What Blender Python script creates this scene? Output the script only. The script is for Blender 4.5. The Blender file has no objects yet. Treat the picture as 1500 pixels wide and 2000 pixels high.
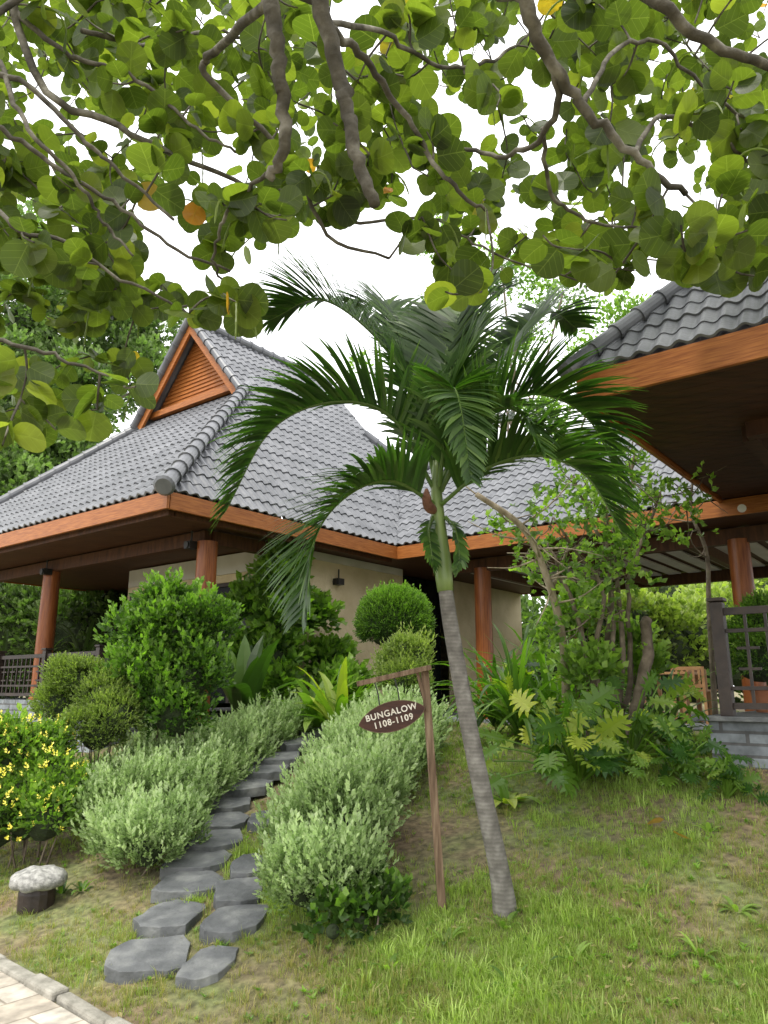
import bpy, math, random
import numpy as np
from mathutils import Vector, Matrix
rng=np.random.default_rng(11); random.seed(11)
scene=bpy.context.scene; col=scene.collection
PITCH=math.radians(13.4); CP,SP=math.cos(PITCH),math.sin(PITCH); EYE=1.6
def nz(v):
    v=np.asarray(v,float); return v/(np.linalg.norm(v,axis=-1,keepdims=True)+1e-9)
# ---- site survey: bearing/elevation readings + a real distance -> world metres
def brg(px,py):
    u=(px-750)/1444.; v=(1000-py)/1444.
    d=CP-SP*v; return u/d,(SP+CP*v)/d
def P(px,py,Y):
    a,e=brg(px,py); return np.array([a*Y,Y,EYE+e*Y])
def slopeq(x,y): return (x+1.81)*.66+(y-4.7)*.75
PL=1.1
def gz(x,y):
    x=np.asarray(x,float); y=np.asarray(y,float)
    q=slopeq(x,y)
    a=.25*(np.sqrt(q*q+.04)+q)/2
    w=np.clip(q/1.5,0,1)
    s=.5*(a+PL-np.sqrt((a-PL)**2+.004))
    return s-.02+w*(.022*np.sin(x*2.3+y)*np.sin(y*1.9-.6*x)+.012*np.sin(x*5.1+1)*np.sin(y*6.3))
def hit(px,py):
    a,e=brg(px,py); Y=2.2
    while Y<40:
        if EYE+e*Y<gz(a*Y,Y): break
        Y+=.01
    return np.array([a*Y,Y,float(gz(a*Y,Y))])
# ---------------------------------------------------------------- materials
def new_mat(name):
    m=bpy.data.materials.new(name); m.use_nodes=True
    nt=m.node_tree; b=nt.nodes['Principled BSDF']; return m,nt,b
def N(nt,t,**k):
    n=nt.nodes.new(t)
    for a,v in k.items(): setattr(n,a,v)
    return n
def ramp(nt,stops):
    r=N(nt,'ShaderNodeValToRGB'); el=r.color_ramp.elements
    el[0].position=stops[0][0]; el[0].color=(*stops[0][1],1)
    el[1].position=stops[-1][0]; el[1].color=(*stops[-1][1],1)
    for p,c in stops[1:-1]:
        e=el.new(p); e.color=(*c,1)
    return r
def surf(name,c1,c2,scale=8,rough=.6,bump=.3,stretch=(1,1,1),detail=6,c3=None,bscale=None,spec=.5):
    m,nt,b=new_mat(name)
    tc=N(nt,'ShaderNodeTexCoord'); mp=N(nt,'ShaderNodeMapping'); mp.inputs['Scale'].default_value=stretch
    nt.links.new(tc.outputs['Object'],mp.inputs[0])
    n=N(nt,'ShaderNodeTexNoise'); n.inputs['Scale'].default_value=scale; n.inputs['Detail'].default_value=detail
    nt.links.new(mp.outputs[0],n.inputs['Vector'])
    st=[(.3,c1),(.7,c2)] if c3 is None else [(.25,c1),(.5,c3),(.75,c2)]
    r=ramp(nt,st); nt.links.new(n.outputs[0],r.inputs[0]); nt.links.new(r.outputs[0],b.inputs['Base Color'])
    b.inputs['Roughness'].default_value=rough; b.inputs['Specular IOR Level'].default_value=spec
    n2=N(nt,'ShaderNodeTexNoise'); n2.inputs['Scale'].default_value=bscale or scale*3; n2.inputs['Detail'].default_value=8
    nt.links.new(mp.outputs[0],n2.inputs['Vector'])
    bp=N(nt,'ShaderNodeBump'); bp.inputs['Strength'].default_value=bump; bp.inputs['Distance'].default_value=.02
    nt.links.new(n2.outputs[0],bp.inputs['Height']); nt.links.new(bp.outputs[0],b.inputs['Normal'])
    return m
def leafmat(name,stops,trans=.35,tcol=(.35,.5,.05),rough=.45,veins=False,spec=.4):
    m,nt,b=new_mat(name)
    at=N(nt,'ShaderNodeAttribute'); at.attribute_name='rnd'
    r=ramp(nt,stops); nt.links.new(at.outputs['Fac'],r.inputs[0]); colr=r.outputs[0]
    if veins:
        uv=N(nt,'ShaderNodeUVMap'); sx=N(nt,'ShaderNodeSeparateXYZ'); nt.links.new(uv.outputs[0],sx.inputs[0])
        def M(op,a,bv=None):
            q=N(nt,'ShaderNodeMath',operation=op)
            for i,s in enumerate((a,bv)):
                if s is None: continue
                if isinstance(s,(int,float)): q.inputs[i].default_value=s
                else: nt.links.new(s,q.inputs[i])
            return q.outputs[0]
        ax=M('ABSOLUTE',sx.outputs[0]); mid=M('LESS_THAN',ax,.013)
        k=M('SUBTRACT',sx.outputs[1],M('MULTIPLY',ax,.7)); fr=M('FRACT',M('MULTIPLY',k,4.5)); side=M('LESS_THAN',fr,.055)
        vv=M('MAXIMUM',mid,side)
        nn=N(nt,'ShaderNodeTexNoise'); nn.inputs['Scale'].default_value=14
        tc=N(nt,'ShaderNodeTexCoord'); nt.links.new(tc.outputs['Object'],nn.inputs['Vector'])
        mx0=N(nt,'ShaderNodeMix',data_type='RGBA'); nt.links.new(M('MULTIPLY',nn.outputs[0],.45),mx0.inputs[0])
        nt.links.new(colr,mx0.inputs[6]); mx0.inputs[7].default_value=(.03,.042,.006,1)
        mx=N(nt,'ShaderNodeMix',data_type='RGBA'); nt.links.new(M('MULTIPLY',vv,.22),mx.inputs[0])
        nt.links.new(mx0.outputs[2],mx.inputs[6]); mx.inputs[7].default_value=(.22,.26,.08,1)
        colr=mx.outputs[2]
    nt.links.new(colr,b.inputs['Base Color']); b.inputs['Roughness'].default_value=rough
    b.inputs['Specular IOR Level'].default_value=spec
    tr=N(nt,'ShaderNodeBsdfTranslucent')
    mt=N(nt,'ShaderNodeMix',data_type='RGBA',blend_type='MULTIPLY'); mt.inputs[0].default_value=1
    hs=N(nt,'ShaderNodeHueSaturation'); hs.inputs['Value'].default_value=3.2; hs.inputs['Saturation'].default_value=1.0
    nt.links.new(colr,hs.inputs['Color']); nt.links.new(hs.outputs[0],mt.inputs[6]); mt.inputs[7].default_value=(*[min(1,c*2) for c in tcol],1)
    nt.links.new(mt.outputs[2],tr.inputs[0])
    ms=N(nt,'ShaderNodeMixShader'); ms.inputs[0].default_value=trans
    nt.links.new(b.outputs[0],ms.inputs[1]); nt.links.new(tr.outputs[0],ms.inputs[2])
    nt.links.new(ms.outputs[0],nt.nodes['Material Output'].inputs[0])
    return m
M_tile=surf('roof_tile',(.08,.085,.095),(.185,.19,.205),scale=3.5,rough=.38,bump=.12,bscale=40,c3=(.125,.13,.142))
M_wood=surf('orange_wood',(.22,.066,.014),(.42,.155,.038),scale=4,rough=.45,bump=.1,stretch=(1.3,1.3,22),spec=.3)
M_wcol=surf('column_wood',(.17,.045,.013),(.33,.11,.03),scale=4,rough=.35,bump=.1,stretch=(9,9,.8),spec=.35)
M_chair=surf('chair_wood',(.26,.13,.055),(.45,.26,.12),scale=6,rough=.55,bump=.1,spec=.3)
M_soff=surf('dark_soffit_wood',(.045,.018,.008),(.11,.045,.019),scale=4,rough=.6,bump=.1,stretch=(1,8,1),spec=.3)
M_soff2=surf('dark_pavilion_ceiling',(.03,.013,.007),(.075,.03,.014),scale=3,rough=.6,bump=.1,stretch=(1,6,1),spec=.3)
M_dark=surf('dark_brown_wood',(.018,.012,.01),(.045,.03,.022),scale=9,rough=.5,bump=.2)
M_wall=surf('cream_stucco',(.50,.41,.25),(.66,.56,.38),scale=2.2,rough=.9,bump=.9,bscale=13)
M_white=surf('white_paint',(.5,.48,.42),(.62,.60,.55),scale=2,rough=.7,bump=.05)
M_glass=surf('dark_glass',(.004,.006,.006),(.01,.012,.012),scale=1,rough=.25,bump=0,spec=.12)
M_slate=surf('slate_stone',(.05,.054,.056),(.22,.225,.215),scale=5,rough=.72,bump=.8,c3=(.105,.11,.112))
M_rock=surf('pale_granite',(.14,.14,.13),(.46,.45,.42),scale=26,rough=.85,bump=.5)
M_conc=surf('kerb_concrete',(.17,.16,.13),(.36,.34,.29),scale=9,rough=.9,bump=.7)
M_gbark=surf('grey_bark',(.035,.032,.024),(.27,.255,.205),scale=9,rough=.85,bump=.7,c3=(.09,.082,.062),bscale=25,spec=.2)
M_brown=surf('brown_bark',(.08,.06,.04),(.26,.21,.155),scale=9,rough=.9,bump=.7)
M_post=surf('weathered_wood',(.075,.042,.022),(.30,.22,.14),scale=6,rough=.8,bump=.4,stretch=(9,9,.8),c3=(.17,.11,.065))
M_pale=surf('pale_bark',(.2,.16,.1),(.45,.38,.28),scale=6,rough=.8,bump=.3,stretch=(3,3,1))
M_board=surf('sign_board_wood',(.028,.012,.009),(.075,.03,.018),scale=8,rough=.55,bump=.2,stretch=(1,1,6),spec=.3)
M_letter=surf('letter_paint',(.6,.55,.45),(.8,.75,.66),scale=20,rough=.7,bump=.1)
M_metal=surf('black_metal',(.01,.01,.01),(.03,.03,.03),scale=10,rough=.4,bump=0)
M_terra=surf('terracotta',(.3,.11,.05),(.45,.18,.09),scale=8,rough=.8,bump=.2)
M_sheath=surf('dry_brown_sheath',(.08,.03,.015),(.2,.09,.05),scale=14,rough=.8,bump=.5)
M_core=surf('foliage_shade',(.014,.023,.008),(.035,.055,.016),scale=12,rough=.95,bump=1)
def palmtrunk():
    m,nt,b=new_mat('palm_trunk_bark')
    tc=N(nt,'ShaderNodeTexCoord'); w=N(nt,'ShaderNodeTexWave',bands_direction='Z'); w.inputs['Scale'].default_value=14
    w.inputs['Distortion'].default_value=2.5; w.inputs['Detail'].default_value=4; w.inputs['Detail Scale'].default_value=2
    nt.links.new(tc.outputs['Object'],w.inputs['Vector'])
    n=N(nt,'ShaderNodeTexNoise'); n.inputs['Scale'].default_value=14; n.inputs['Detail'].default_value=8
    nt.links.new(tc.outputs['Object'],n.inputs['Vector'])
    mu=N(nt,'ShaderNodeMath',operation='MULTIPLY_ADD'); nt.links.new(w.outputs['Fac'],mu.inputs[0]); mu.inputs[1].default_value=.09
    nt.links.new(n.outputs[0],mu.inputs[2])
    r=ramp(nt,[(.3,(.075,.068,.058)),(.55,(.14,.13,.113)),(.8,(.25,.237,.21))]); nt.links.new(mu.outputs[0],r.inputs[0])
    nt.links.new(r.outputs[0],b.inputs['Base Color']); b.inputs['Roughness'].default_value=.85
    bp=N(nt,'ShaderNodeBump'); bp.inputs['Strength'].default_value=.5; bp.inputs['Distance'].default_value=.01
    nt.links.new(mu.outputs[0],bp.inputs['Height']); nt.links.new(bp.outputs[0],b.inputs['Normal']); return m
M_ptrunk=palmtrunk()
M_shaft=surf('green_crownshaft',(.10,.16,.04),(.2,.27,.085),scale=4,rough=.4,bump=.1,stretch=(5,5,.6))
def brickmat(name,c1,c2,mo,scale,bw,rh,rot=None,rough=.8,ms=.012,bump=.6):
    m,nt,b=new_mat(name)
    tc=N(nt,'ShaderNodeTexCoord'); mp=N(nt,'ShaderNodeMapping')
    if rot is not None: mp.inputs['Rotation'].default_value=rot
    nt.links.new(tc.outputs['Object'],mp.inputs[0])
    br=N(nt,'ShaderNodeTexBrick'); br.inputs['Color1'].default_value=(*c1,1); br.inputs['Color2'].default_value=(*c2,1)
    br.inputs['Mortar'].default_value=(*mo,1); br.inputs['Scale'].default_value=scale; br.inputs['Brick Width'].default_value=bw
    br.inputs['Row Height'].default_value=rh; br.inputs['Mortar Size'].default_value=ms
    nt.links.new(mp.outputs[0],br.inputs['Vector'])
    n=N(nt,'ShaderNodeTexNoise'); n.inputs['Scale'].default_value=9; n.inputs['Detail'].default_value=8
    nt.links.new(tc.outputs['Object'],n.inputs['Vector'])
    r=ramp(nt,[(.3,(.55,.55,.55)),(.7,(1.25,1.25,1.25))]); nt.links.new(n.outputs[0],r.inputs[0])
    mx=N(nt,'ShaderNodeMix',data_type='RGBA',blend_type='MULTIPLY'); mx.inputs[0].default_value=1
    nt.links.new(br.outputs[0],mx.inputs[6]); nt.links.new(r.outputs[0],mx.inputs[7]); nt.links.new(mx.outputs[2],b.inputs['Base Color'])
    b.inputs['Roughness'].default_value=rough
    sb=N(nt,'ShaderNodeMath',operation='SUBTRACT'); nt.links.new(n.outputs[0],sb.inputs[0]); nt.links.new(br.outputs['Fac'],sb.inputs[1])
    bp=N(nt,'ShaderNodeBump'); bp.inputs['Strength'].default_value=bump; bp.inputs['Distance'].default_value=.015
    nt.links.new(sb.outputs[0],bp.inputs['Height']); nt.links.new(bp.outputs[0],b.inputs['Normal']); return m
M_pave=brickmat('path_paving',(.40,.35,.28),(.48,.44,.37),(.27,.23,.18),1,.36,.24,rot=(0,0,math.radians(-49)),ms=.007,bump=.35)
M_plinth=brickmat('slate_block_wall',(.15,.165,.18),(.27,.3,.32),(.1,.1,.1),1,.3,.09,rot=(math.radians(90),0,0))
def groundmat():
    m,nt,b=new_mat('soil_and_grass')
    tc=N(nt,'ShaderNodeTexCoord'); n=N(nt,'ShaderNodeTexNoise'); n.inputs['Scale'].default_value=1.3; n.inputs['Detail'].default_value=10
    n2=N(nt,'ShaderNodeTexNoise'); n2.inputs['Scale'].default_value=18; n2.inputs['Detail'].default_value=10
    nt.links.new(tc.outputs['Object'],n.inputs['Vector']); nt.links.new(tc.outputs['Object'],n2.inputs['Vector'])
    r=ramp(nt,[(.38,(.19,.135,.08)),(.5,(.19,.165,.08)),(.62,(.15,.18,.06))]); nt.links.new(n.outputs[0],r.inputs[0])
    r2=ramp(nt,[(.3,(.4,.4,.4)),(.7,(1.3,1.3,1.3))]); nt.links.new(n2.outputs[0],r2.inputs[0])
    mx=N(nt,'ShaderNodeMix',data_type='RGBA',blend_type='MULTIPLY'); mx.inputs[0].default_value=1
    nt.links.new(r.outputs[0],mx.inputs[6]); nt.links.new(r2.outputs[0],mx.inputs[7]); nt.links.new(mx.outputs[2],b.inputs['Base Color'])
    b.inputs['Roughness'].default_value=1
    bp=N(nt,'ShaderNodeBump'); bp.inputs['Strength'].default_value=.8; bp.inputs['Distance'].default_value=.03
    nt.links.new(n2.outputs[0],bp.inputs['Height']); nt.links.new(bp.outputs[0],b.inputs['Normal']); return m
M_ground=groundmat()
L_grape=leafmat('sea_grape_leaf',[(0,(.028,.042,.009)),(.35,(.055,.08,.014)),(.8,(.11,.14,.022)),(.955,(.17,.19,.032)),(.975,(.34,.24,.03)),(1,(.40,.15,.03))],.5,(.44,.5,.2),rough=.42,veins=True)
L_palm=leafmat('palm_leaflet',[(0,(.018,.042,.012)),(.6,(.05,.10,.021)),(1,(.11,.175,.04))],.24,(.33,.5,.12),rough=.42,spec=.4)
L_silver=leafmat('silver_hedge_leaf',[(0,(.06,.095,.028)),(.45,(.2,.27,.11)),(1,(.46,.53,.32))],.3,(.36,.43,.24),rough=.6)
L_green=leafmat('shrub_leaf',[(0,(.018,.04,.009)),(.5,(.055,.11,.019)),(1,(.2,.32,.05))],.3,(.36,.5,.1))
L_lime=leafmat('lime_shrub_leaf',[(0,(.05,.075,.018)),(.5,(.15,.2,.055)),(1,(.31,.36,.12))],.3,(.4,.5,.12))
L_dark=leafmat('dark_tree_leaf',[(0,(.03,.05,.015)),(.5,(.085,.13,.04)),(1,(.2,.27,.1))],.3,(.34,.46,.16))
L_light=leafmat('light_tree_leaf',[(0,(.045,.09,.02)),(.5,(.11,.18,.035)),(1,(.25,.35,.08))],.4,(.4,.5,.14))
L_phil=leafmat('philodendron_leaf',[(0,(.03,.08,.013)),(.5,(.12,.21,.026)),(1,(.42,.45,.07))],.3,(.4,.5,.08),rough=.4)
L_grass=leafmat('grass_blade',[(0,(.30,.25,.12)),(.2,(.18,.19,.06)),(.6,(.21,.28,.065)),(1,(.36,.44,.13))],.3,(.4,.5,.12),rough=.6)
L_yel=leafmat('yellow_petal',[(0,(.75,.62,.06)),(1,(.85,.78,.16))],.15,(.5,.5,.12))
# ---------------------------------------------------------------- mesh tools
def link(o,parent=None,label=None,cat=None,**kw):
    col.objects.link(o)
    if parent is not None:
        o.parent=parent; o.matrix_parent_inverse=Matrix.Translation(-Vector(parent.location))
    if label: o['label']=label
    if cat: o['category']=cat
    for k,v in kw.items(): o[k]=v
    return o
def empty(name,loc,label,cat,**kw):
    o=bpy.data.objects.new(name,None); o.location=Vector([float(c) for c in loc]); o.empty_display_size=.2
    return link(o,None,label,cat,**kw)
def under(o,parent):
    o.parent=parent; o.matrix_parent_inverse=Matrix.Identity(4); return o
class MB:
    def __init__(s): s.v=[]; s.f=[]; s.m=[]; s.n=0
    def add(s,V,Fc,m=0):
        b=s.n; V=[tuple(map(float,p)) for p in V]; s.v+=V; s.n+=len(V)
        s.f+=[tuple(i+b for i in f) for f in Fc]; s.m+=[m]*len(Fc)
    def box(s,c,ax,h,m=0):
        c=np.array(c,float); ax=[np.array(a,float)*hh for a,hh in zip(ax,h)]
        V=[c+i*ax[0]+j*ax[1]+k*ax[2] for i in(-1,1) for j in(-1,1) for k in(-1,1)]
        s.add(V,[(0,1,3,2),(4,6,7,5),(0,4,5,1),(2,3,7,6),(0,2,6,4),(1,5,7,3)],m)
    def beam(s,p0,p1,w,h,up=(0,0,1),m=0):
        p0=np.array(p0,float);p1=np.array(p1,float); d=p1-p0; L=np.linalg.norm(d); d/=L
        sd=nz(np.cross(d,up)); u=np.cross(sd,d); s.box((p0+p1)/2,(d,sd,u),(L/2,w/2,h/2),m)
    def tube(s,path,rad,sides=8,m=0,cap=True):
        path=np.array(path,float); n=len(path)
        if np.isscalar(rad): rad=[rad]*n
        T=np.gradient(path,axis=0); T=nz(T); ref=np.array([.3,.2,1.]) if abs(T[0][2])<.9 else np.array([1.,.1,0])
        a=nz(np.cross(T[0],ref)); V=[]
        for i in range(n):
            a=nz(a-T[i]*np.dot(a,T[i])); b=np.cross(T[i],a)
            for k in range(sides):
                t=2*math.pi*k/sides; V.append(path[i]+rad[i]*(math.cos(t)*a+math.sin(t)*b))
        Fc=[(i*sides+k,i*sides+(k+1)%sides,(i+1)*sides+(k+1)%sides,(i+1)*sides+k) for i in range(n-1) for k in range(sides)]
        if cap: Fc+=[tuple(range(sides))[::-1],tuple((n-1)*sides+k for k in range(sides))]
        s.add(V,Fc,m)
    def prism(s,top,down,m=0):
        n=len(top); top=[np.array(p,float) for p in top]; bot=[p+np.array(down,float) for p in top]
        s.add(top+bot,[tuple(range(n)),tuple(range(2*n-1,n-1,-1))]+[(i,i+n,(i+1)%n+n,(i+1)%n) for i in range(n)],m)
    def obj(s,name,mats,parent=None,smooth=False,label=None,cat=None,bevel=0,**kw):
        me=bpy.data.meshes.new(name); me.from_pydata(s.v,[],s.f)
        for m in mats: me.materials.append(m)
        me.polygons.foreach_set('material_index',s.m)
        if smooth: me.polygons.foreach_set('use_smooth',[True]*len(s.f))
        me.validate(); me.update(); o=bpy.data.objects.new(name,me); link(o,parent,label,cat,**kw)
        if bevel:
            b=o.modifiers.new('Bevel','BEVEL'); b.width=bevel; b.segments=2; b.limit_method='ANGLE'
        return o
def smooth_path(pts,n=24):
    pts=np.array(pts,float); m=len(pts)
    ext=np.vstack([2*pts[0]-pts[1],pts,2*pts[-1]-pts[-2]]); out=[]
    for t in np.linspace(0,m-1-1e-6,n):
        i=int(t); f=t-i; p0,p1,p2,p3=ext[i:i+4]
        out.append(.5*((2*p1)+(-p0+p2)*f+(2*p0-5*p1+4*p2-p3)*f*f+(-p0+3*p1-3*p2+p3)*f**3))
    return np.array(out)
def T_leaf(L=1,W=.5,fold=.12,bend=-.1):
    V=np.array([[0,0,0],[-W/2,L*.42,fold*L*.5],[0,L*.5,0],[W/2,L*.42,fold*L*.5],[0,L,bend*L]])
    return V,[(0,2,1),(0,3,2),(1,2,4),(2,3,4)],V[:,:2].copy(),np.zeros(5)
def T_diamond(L=1,W=.5,fold=.15):
    V=np.array([[0,0,0],[-W/2,L*.5,fold*L*.5],[0,L,0],[W/2,L*.5,fold*L*.5]])
    return V,[(0,2,1),(0,3,2)],V[:,:2].copy(),np.zeros(4)
def rot(axis,a): return np.array(Matrix.Rotation(a,3,Vector(axis)))
def T_merge(lst):
    V=[];Fc=[];U=[];R=[];b=0
    for v,f,u,r in lst:
        V.append(v);Fc+=[tuple(i+b for i in q) for q in f];U.append(u);R.append(r);b+=len(v)
    return np.vstack(V),Fc,np.vstack(U),np.concatenate(R)
def T_sprig(n=8,L=1.,ll=.4,lw=.2,spread=1.0,base=T_diamond):
    out=[]
    for i in range(n):
        t=(i+.6)/n; v,f,u,r=base(ll*(1-.3*t)*random.uniform(.8,1.1),lw*(1-.2*t))
        M1=rot((1,0,0),random.uniform(-.1,.5)); ang=spread*(1-.6*t)*(1 if i%2 else -1)*random.uniform(.7,1.2)
        M2=rot((0,0,1),ang); M3=rot((0,1,0),i*2.4+random.uniform(-.4,.4))
        v=v@(M3@M2@M1).T+np.array([0,t*L*.85,0]); out.append((v,f,u,r+random.uniform(-.14,.14)+.25*(t-.5)))
    return T_merge(out)
def frames(d,n):
    y=nz(d); x=nz(np.cross(y,n)); z=np.cross(x,y); return np.stack([x,y,z],axis=-1)
def ck_scatter(t,pos,R,s,rnd,mi=0):
    V,Fc,U,ro=t; n=len(pos); s=np.asarray(s,float)
    if n==0: return None
    if s.ndim==1: s=s[:,None,None]
    W=np.einsum('nij,nvj->nvi',R,V[None]*s)+pos[:,None,:]
    flat=np.array([i for f in Fc for i in f]); tot=np.array([len(f) for f in Fc]); nv=len(V)
    loops=(flat[None]+np.arange(n)[:,None]*nv).ravel()
    return (W.reshape(-1,3),loops,np.tile(tot,n),np.clip(rnd[:,None]+ro[None],0,1).ravel(),np.tile(U[flat],(n,1)),np.full(n*len(Fc),mi))
def ck_mb(mb,rnd=.3,mi=None):
    V=np.array(mb.v); flat=np.array([i for f in mb.f for i in f]); tot=np.array([len(f) for f in mb.f])
    return (V,flat,tot,np.full(len(V),rnd),np.zeros((len(flat),2)),np.array(mb.m) if mi is None else np.full(len(tot),mi))
def build(name,chunks,mats,parent=None,smooth=False,label=None,cat=None,**kw):
    chunks=[c for c in chunks if c is not None]
    off=0; V=[];Lp=[];To=[];Rn=[];UV=[];MI=[]
    for v,l,t,r,u,m in chunks:
        V.append(v);Lp.append(l+off);To.append(t);Rn.append(r);UV.append(u);MI.append(m);off+=len(v)
    V=np.vstack(V).astype(np.float32);Lp=np.concatenate(Lp).astype(np.int32);To=np.concatenate(To);Rn=np.concatenate(Rn).astype(np.float32)
    UV=np.vstack(UV).astype(np.float32);MI=np.concatenate(MI).astype(np.int32)
    me=bpy.data.meshes.new(name); me.vertices.add(len(V)); me.vertices.foreach_set('co',V.ravel())
    me.loops.add(len(Lp)); me.loops.foreach_set('vertex_index',Lp)
    me.polygons.add(len(To)); me.polygons.foreach_set('loop_start',np.concatenate([[0],np.cumsum(To)[:-1]]).astype(np.int32))
    for m in mats: me.materials.append(m)
    me.polygons.foreach_set('material_index',MI)
    me.polygons.foreach_set('use_smooth',np.full(len(To),bool(smooth)))
    me.update(calc_edges=True)
    uv=me.uv_layers.new(name='UVMap'); uv.data.foreach_set('uv',UV.ravel())
    a=me.attributes.new('rnd','FLOAT','POINT'); a.data.foreach_set('value',Rn)
    o=bpy.data.objects.new(name,me); return link(o,parent,label,cat,**kw)
def bumpf(p,s):
    return (np.sin(p[:,0]*s+1.3)*np.sin(p[:,1]*s*1.1+.7)*np.sin(p[:,2]*s*.9+2.1)+.6*np.sin(p[:,0]*s*2.3+.3)*np.sin(p[:,1]*s*2.1+2)*np.sin(p[:,2]*s*2.6+1))
def rdir(n): return nz(rng.normal(size=(n,3)))
def full(b): b=list(b); return b if len(b)==6 else b+[b[3]]*2
def cloud(blobs,k=5,f=.55,spread=.62):
    out=[]
    for b in blobs:
        b=full(b); out.append([b[0],b[1],b[2],b[3]*.8,b[4]*.8,b[5]*.8])
        for _ in range(k):
            d=rdir(1)[0]; d[2]=abs(d[2])*1.1-.25; s=f*random.uniform(.6,1.15)
            out.append([b[0]+d[0]*b[3]*spread,b[1]+d[1]*b[4]*spread,b[2]+d[2]*b[5]*spread,b[3]*s,b[4]*s,b[5]*s])
    return out
def fol(blobs,n,tmpls,size,up=.4,inner=.68,bs=4.,bamp=.16,base_rnd=.25,mi=0,zmin=None,bottom=-.5):
    B=np.array([full(b) for b in blobs],float)
    w=(B[:,3]*B[:,4]+B[:,4]*B[:,5]+B[:,3]*B[:,5]); idx=rng.choice(len(B),n,p=w/w.sum())
    d=rdir(n); fl=d[:,2]<bottom; d[fl,2]*=-1
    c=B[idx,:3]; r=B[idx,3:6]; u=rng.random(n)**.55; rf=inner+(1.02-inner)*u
    bp=bumpf(c+d*r,bs); rf2=rf*(1+bamp*bp); pos=c+d*r*rf2[:,None]
    keep=np.ones(n,bool)
    for j in range(len(B)):
        q=np.linalg.norm((pos-B[j,:3])/B[j,3:6],axis=1); keep&=~((q<inner-.08)&(idx!=j))
    keep&=pos[:,2]>gz(pos[:,0],pos[:,1])+.01
    if zmin is not None: keep&=pos[:,2]>zmin
    ld=nz(d*.8+np.array([0,0,up])+rdir(n)*.55); nn=nz(d*.4+np.array([0,0,.6])+rdir(n)*.5)
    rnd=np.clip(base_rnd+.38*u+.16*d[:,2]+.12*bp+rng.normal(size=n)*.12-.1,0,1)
    R=frames(ld,nn); s=size*rng.uniform(.7,1.25,n); out=[]
    g=rng.integers(0,len(tmpls),n)
    for k,t in enumerate(tmpls):
        mk=keep&(g==k); out.append(ck_scatter(t,pos[mk],R[mk],s[mk],rnd[mk],mi))
    return out
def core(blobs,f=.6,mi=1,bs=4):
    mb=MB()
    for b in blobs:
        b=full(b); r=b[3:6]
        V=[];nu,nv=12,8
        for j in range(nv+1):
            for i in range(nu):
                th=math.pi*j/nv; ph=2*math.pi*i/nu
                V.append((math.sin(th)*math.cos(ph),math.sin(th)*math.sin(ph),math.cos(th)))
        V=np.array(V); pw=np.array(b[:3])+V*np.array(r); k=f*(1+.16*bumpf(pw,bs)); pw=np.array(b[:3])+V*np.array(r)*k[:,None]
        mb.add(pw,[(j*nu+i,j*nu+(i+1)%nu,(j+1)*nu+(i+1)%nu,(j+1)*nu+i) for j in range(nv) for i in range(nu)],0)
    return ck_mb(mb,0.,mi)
# ---------------------------------------------------------------- ground, path, kerb
def axis_coords(lo,hi,st):
    a=np.arange(lo,hi+1e-6,st); o=np.array([1,2.5,5,9,16,30,60,120,250.])
    return np.concatenate([lo-o[::-1],a,hi+o])
xs=axis_coords(-9,9,.12); ys=axis_coords(0,16,.12)
X,Y=np.meshgrid(xs,ys); Z=gz(X,Y); nx,ny=len(xs),len(ys)
V=np.stack([X,Y,Z],-1).reshape(-1,3)
ii=np.arange(nx*ny).reshape(ny,nx); quads=np.stack([ii[:-1,:-1],ii[:-1,1:],ii[1:,1:],ii[1:,:-1]],-1).reshape(-1,4)
build('ground',[(V,quads.ravel(),np.full(len(quads),4),np.full(len(V),.5),np.zeros((quads.size,2)),np.zeros(len(quads)))],[M_ground],smooth=True,kind='structure')
kd=nz(np.array([.75,-.66,0])); kq=nz(np.array([.66,.75,0])); K0=np.array([-1.88,4.62,0])
mb=MB(); mb.prism([K0+kd*s+kq*q+np.array([0,0,.004]) for s,q in((-40,-3.6),(40,-3.6),(40,-.1),(-40,-.1))],(0,0,-.03)); mb.obj('path',[M_pave],kind='structure')
mb=MB(); s=-12.
while s<12:
    L=random.uniform(.3,.6); q=-.05+random.uniform(-.008,.008); h=.035+random.uniform(-.008,.01); wd=random.uniform(.04,.052)
    mb.box(K0+kd*(s+L/2)+kq*q+np.array([0,0,h/2-.03]),(nz(kd+kq*random.uniform(-.03,.03)),kq,(0,0,1)),(L/2-.002,wd,h/2+.03)); s+=L
mb.obj('kerb',[M_conc],kind='structure',bevel=.016)
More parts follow.
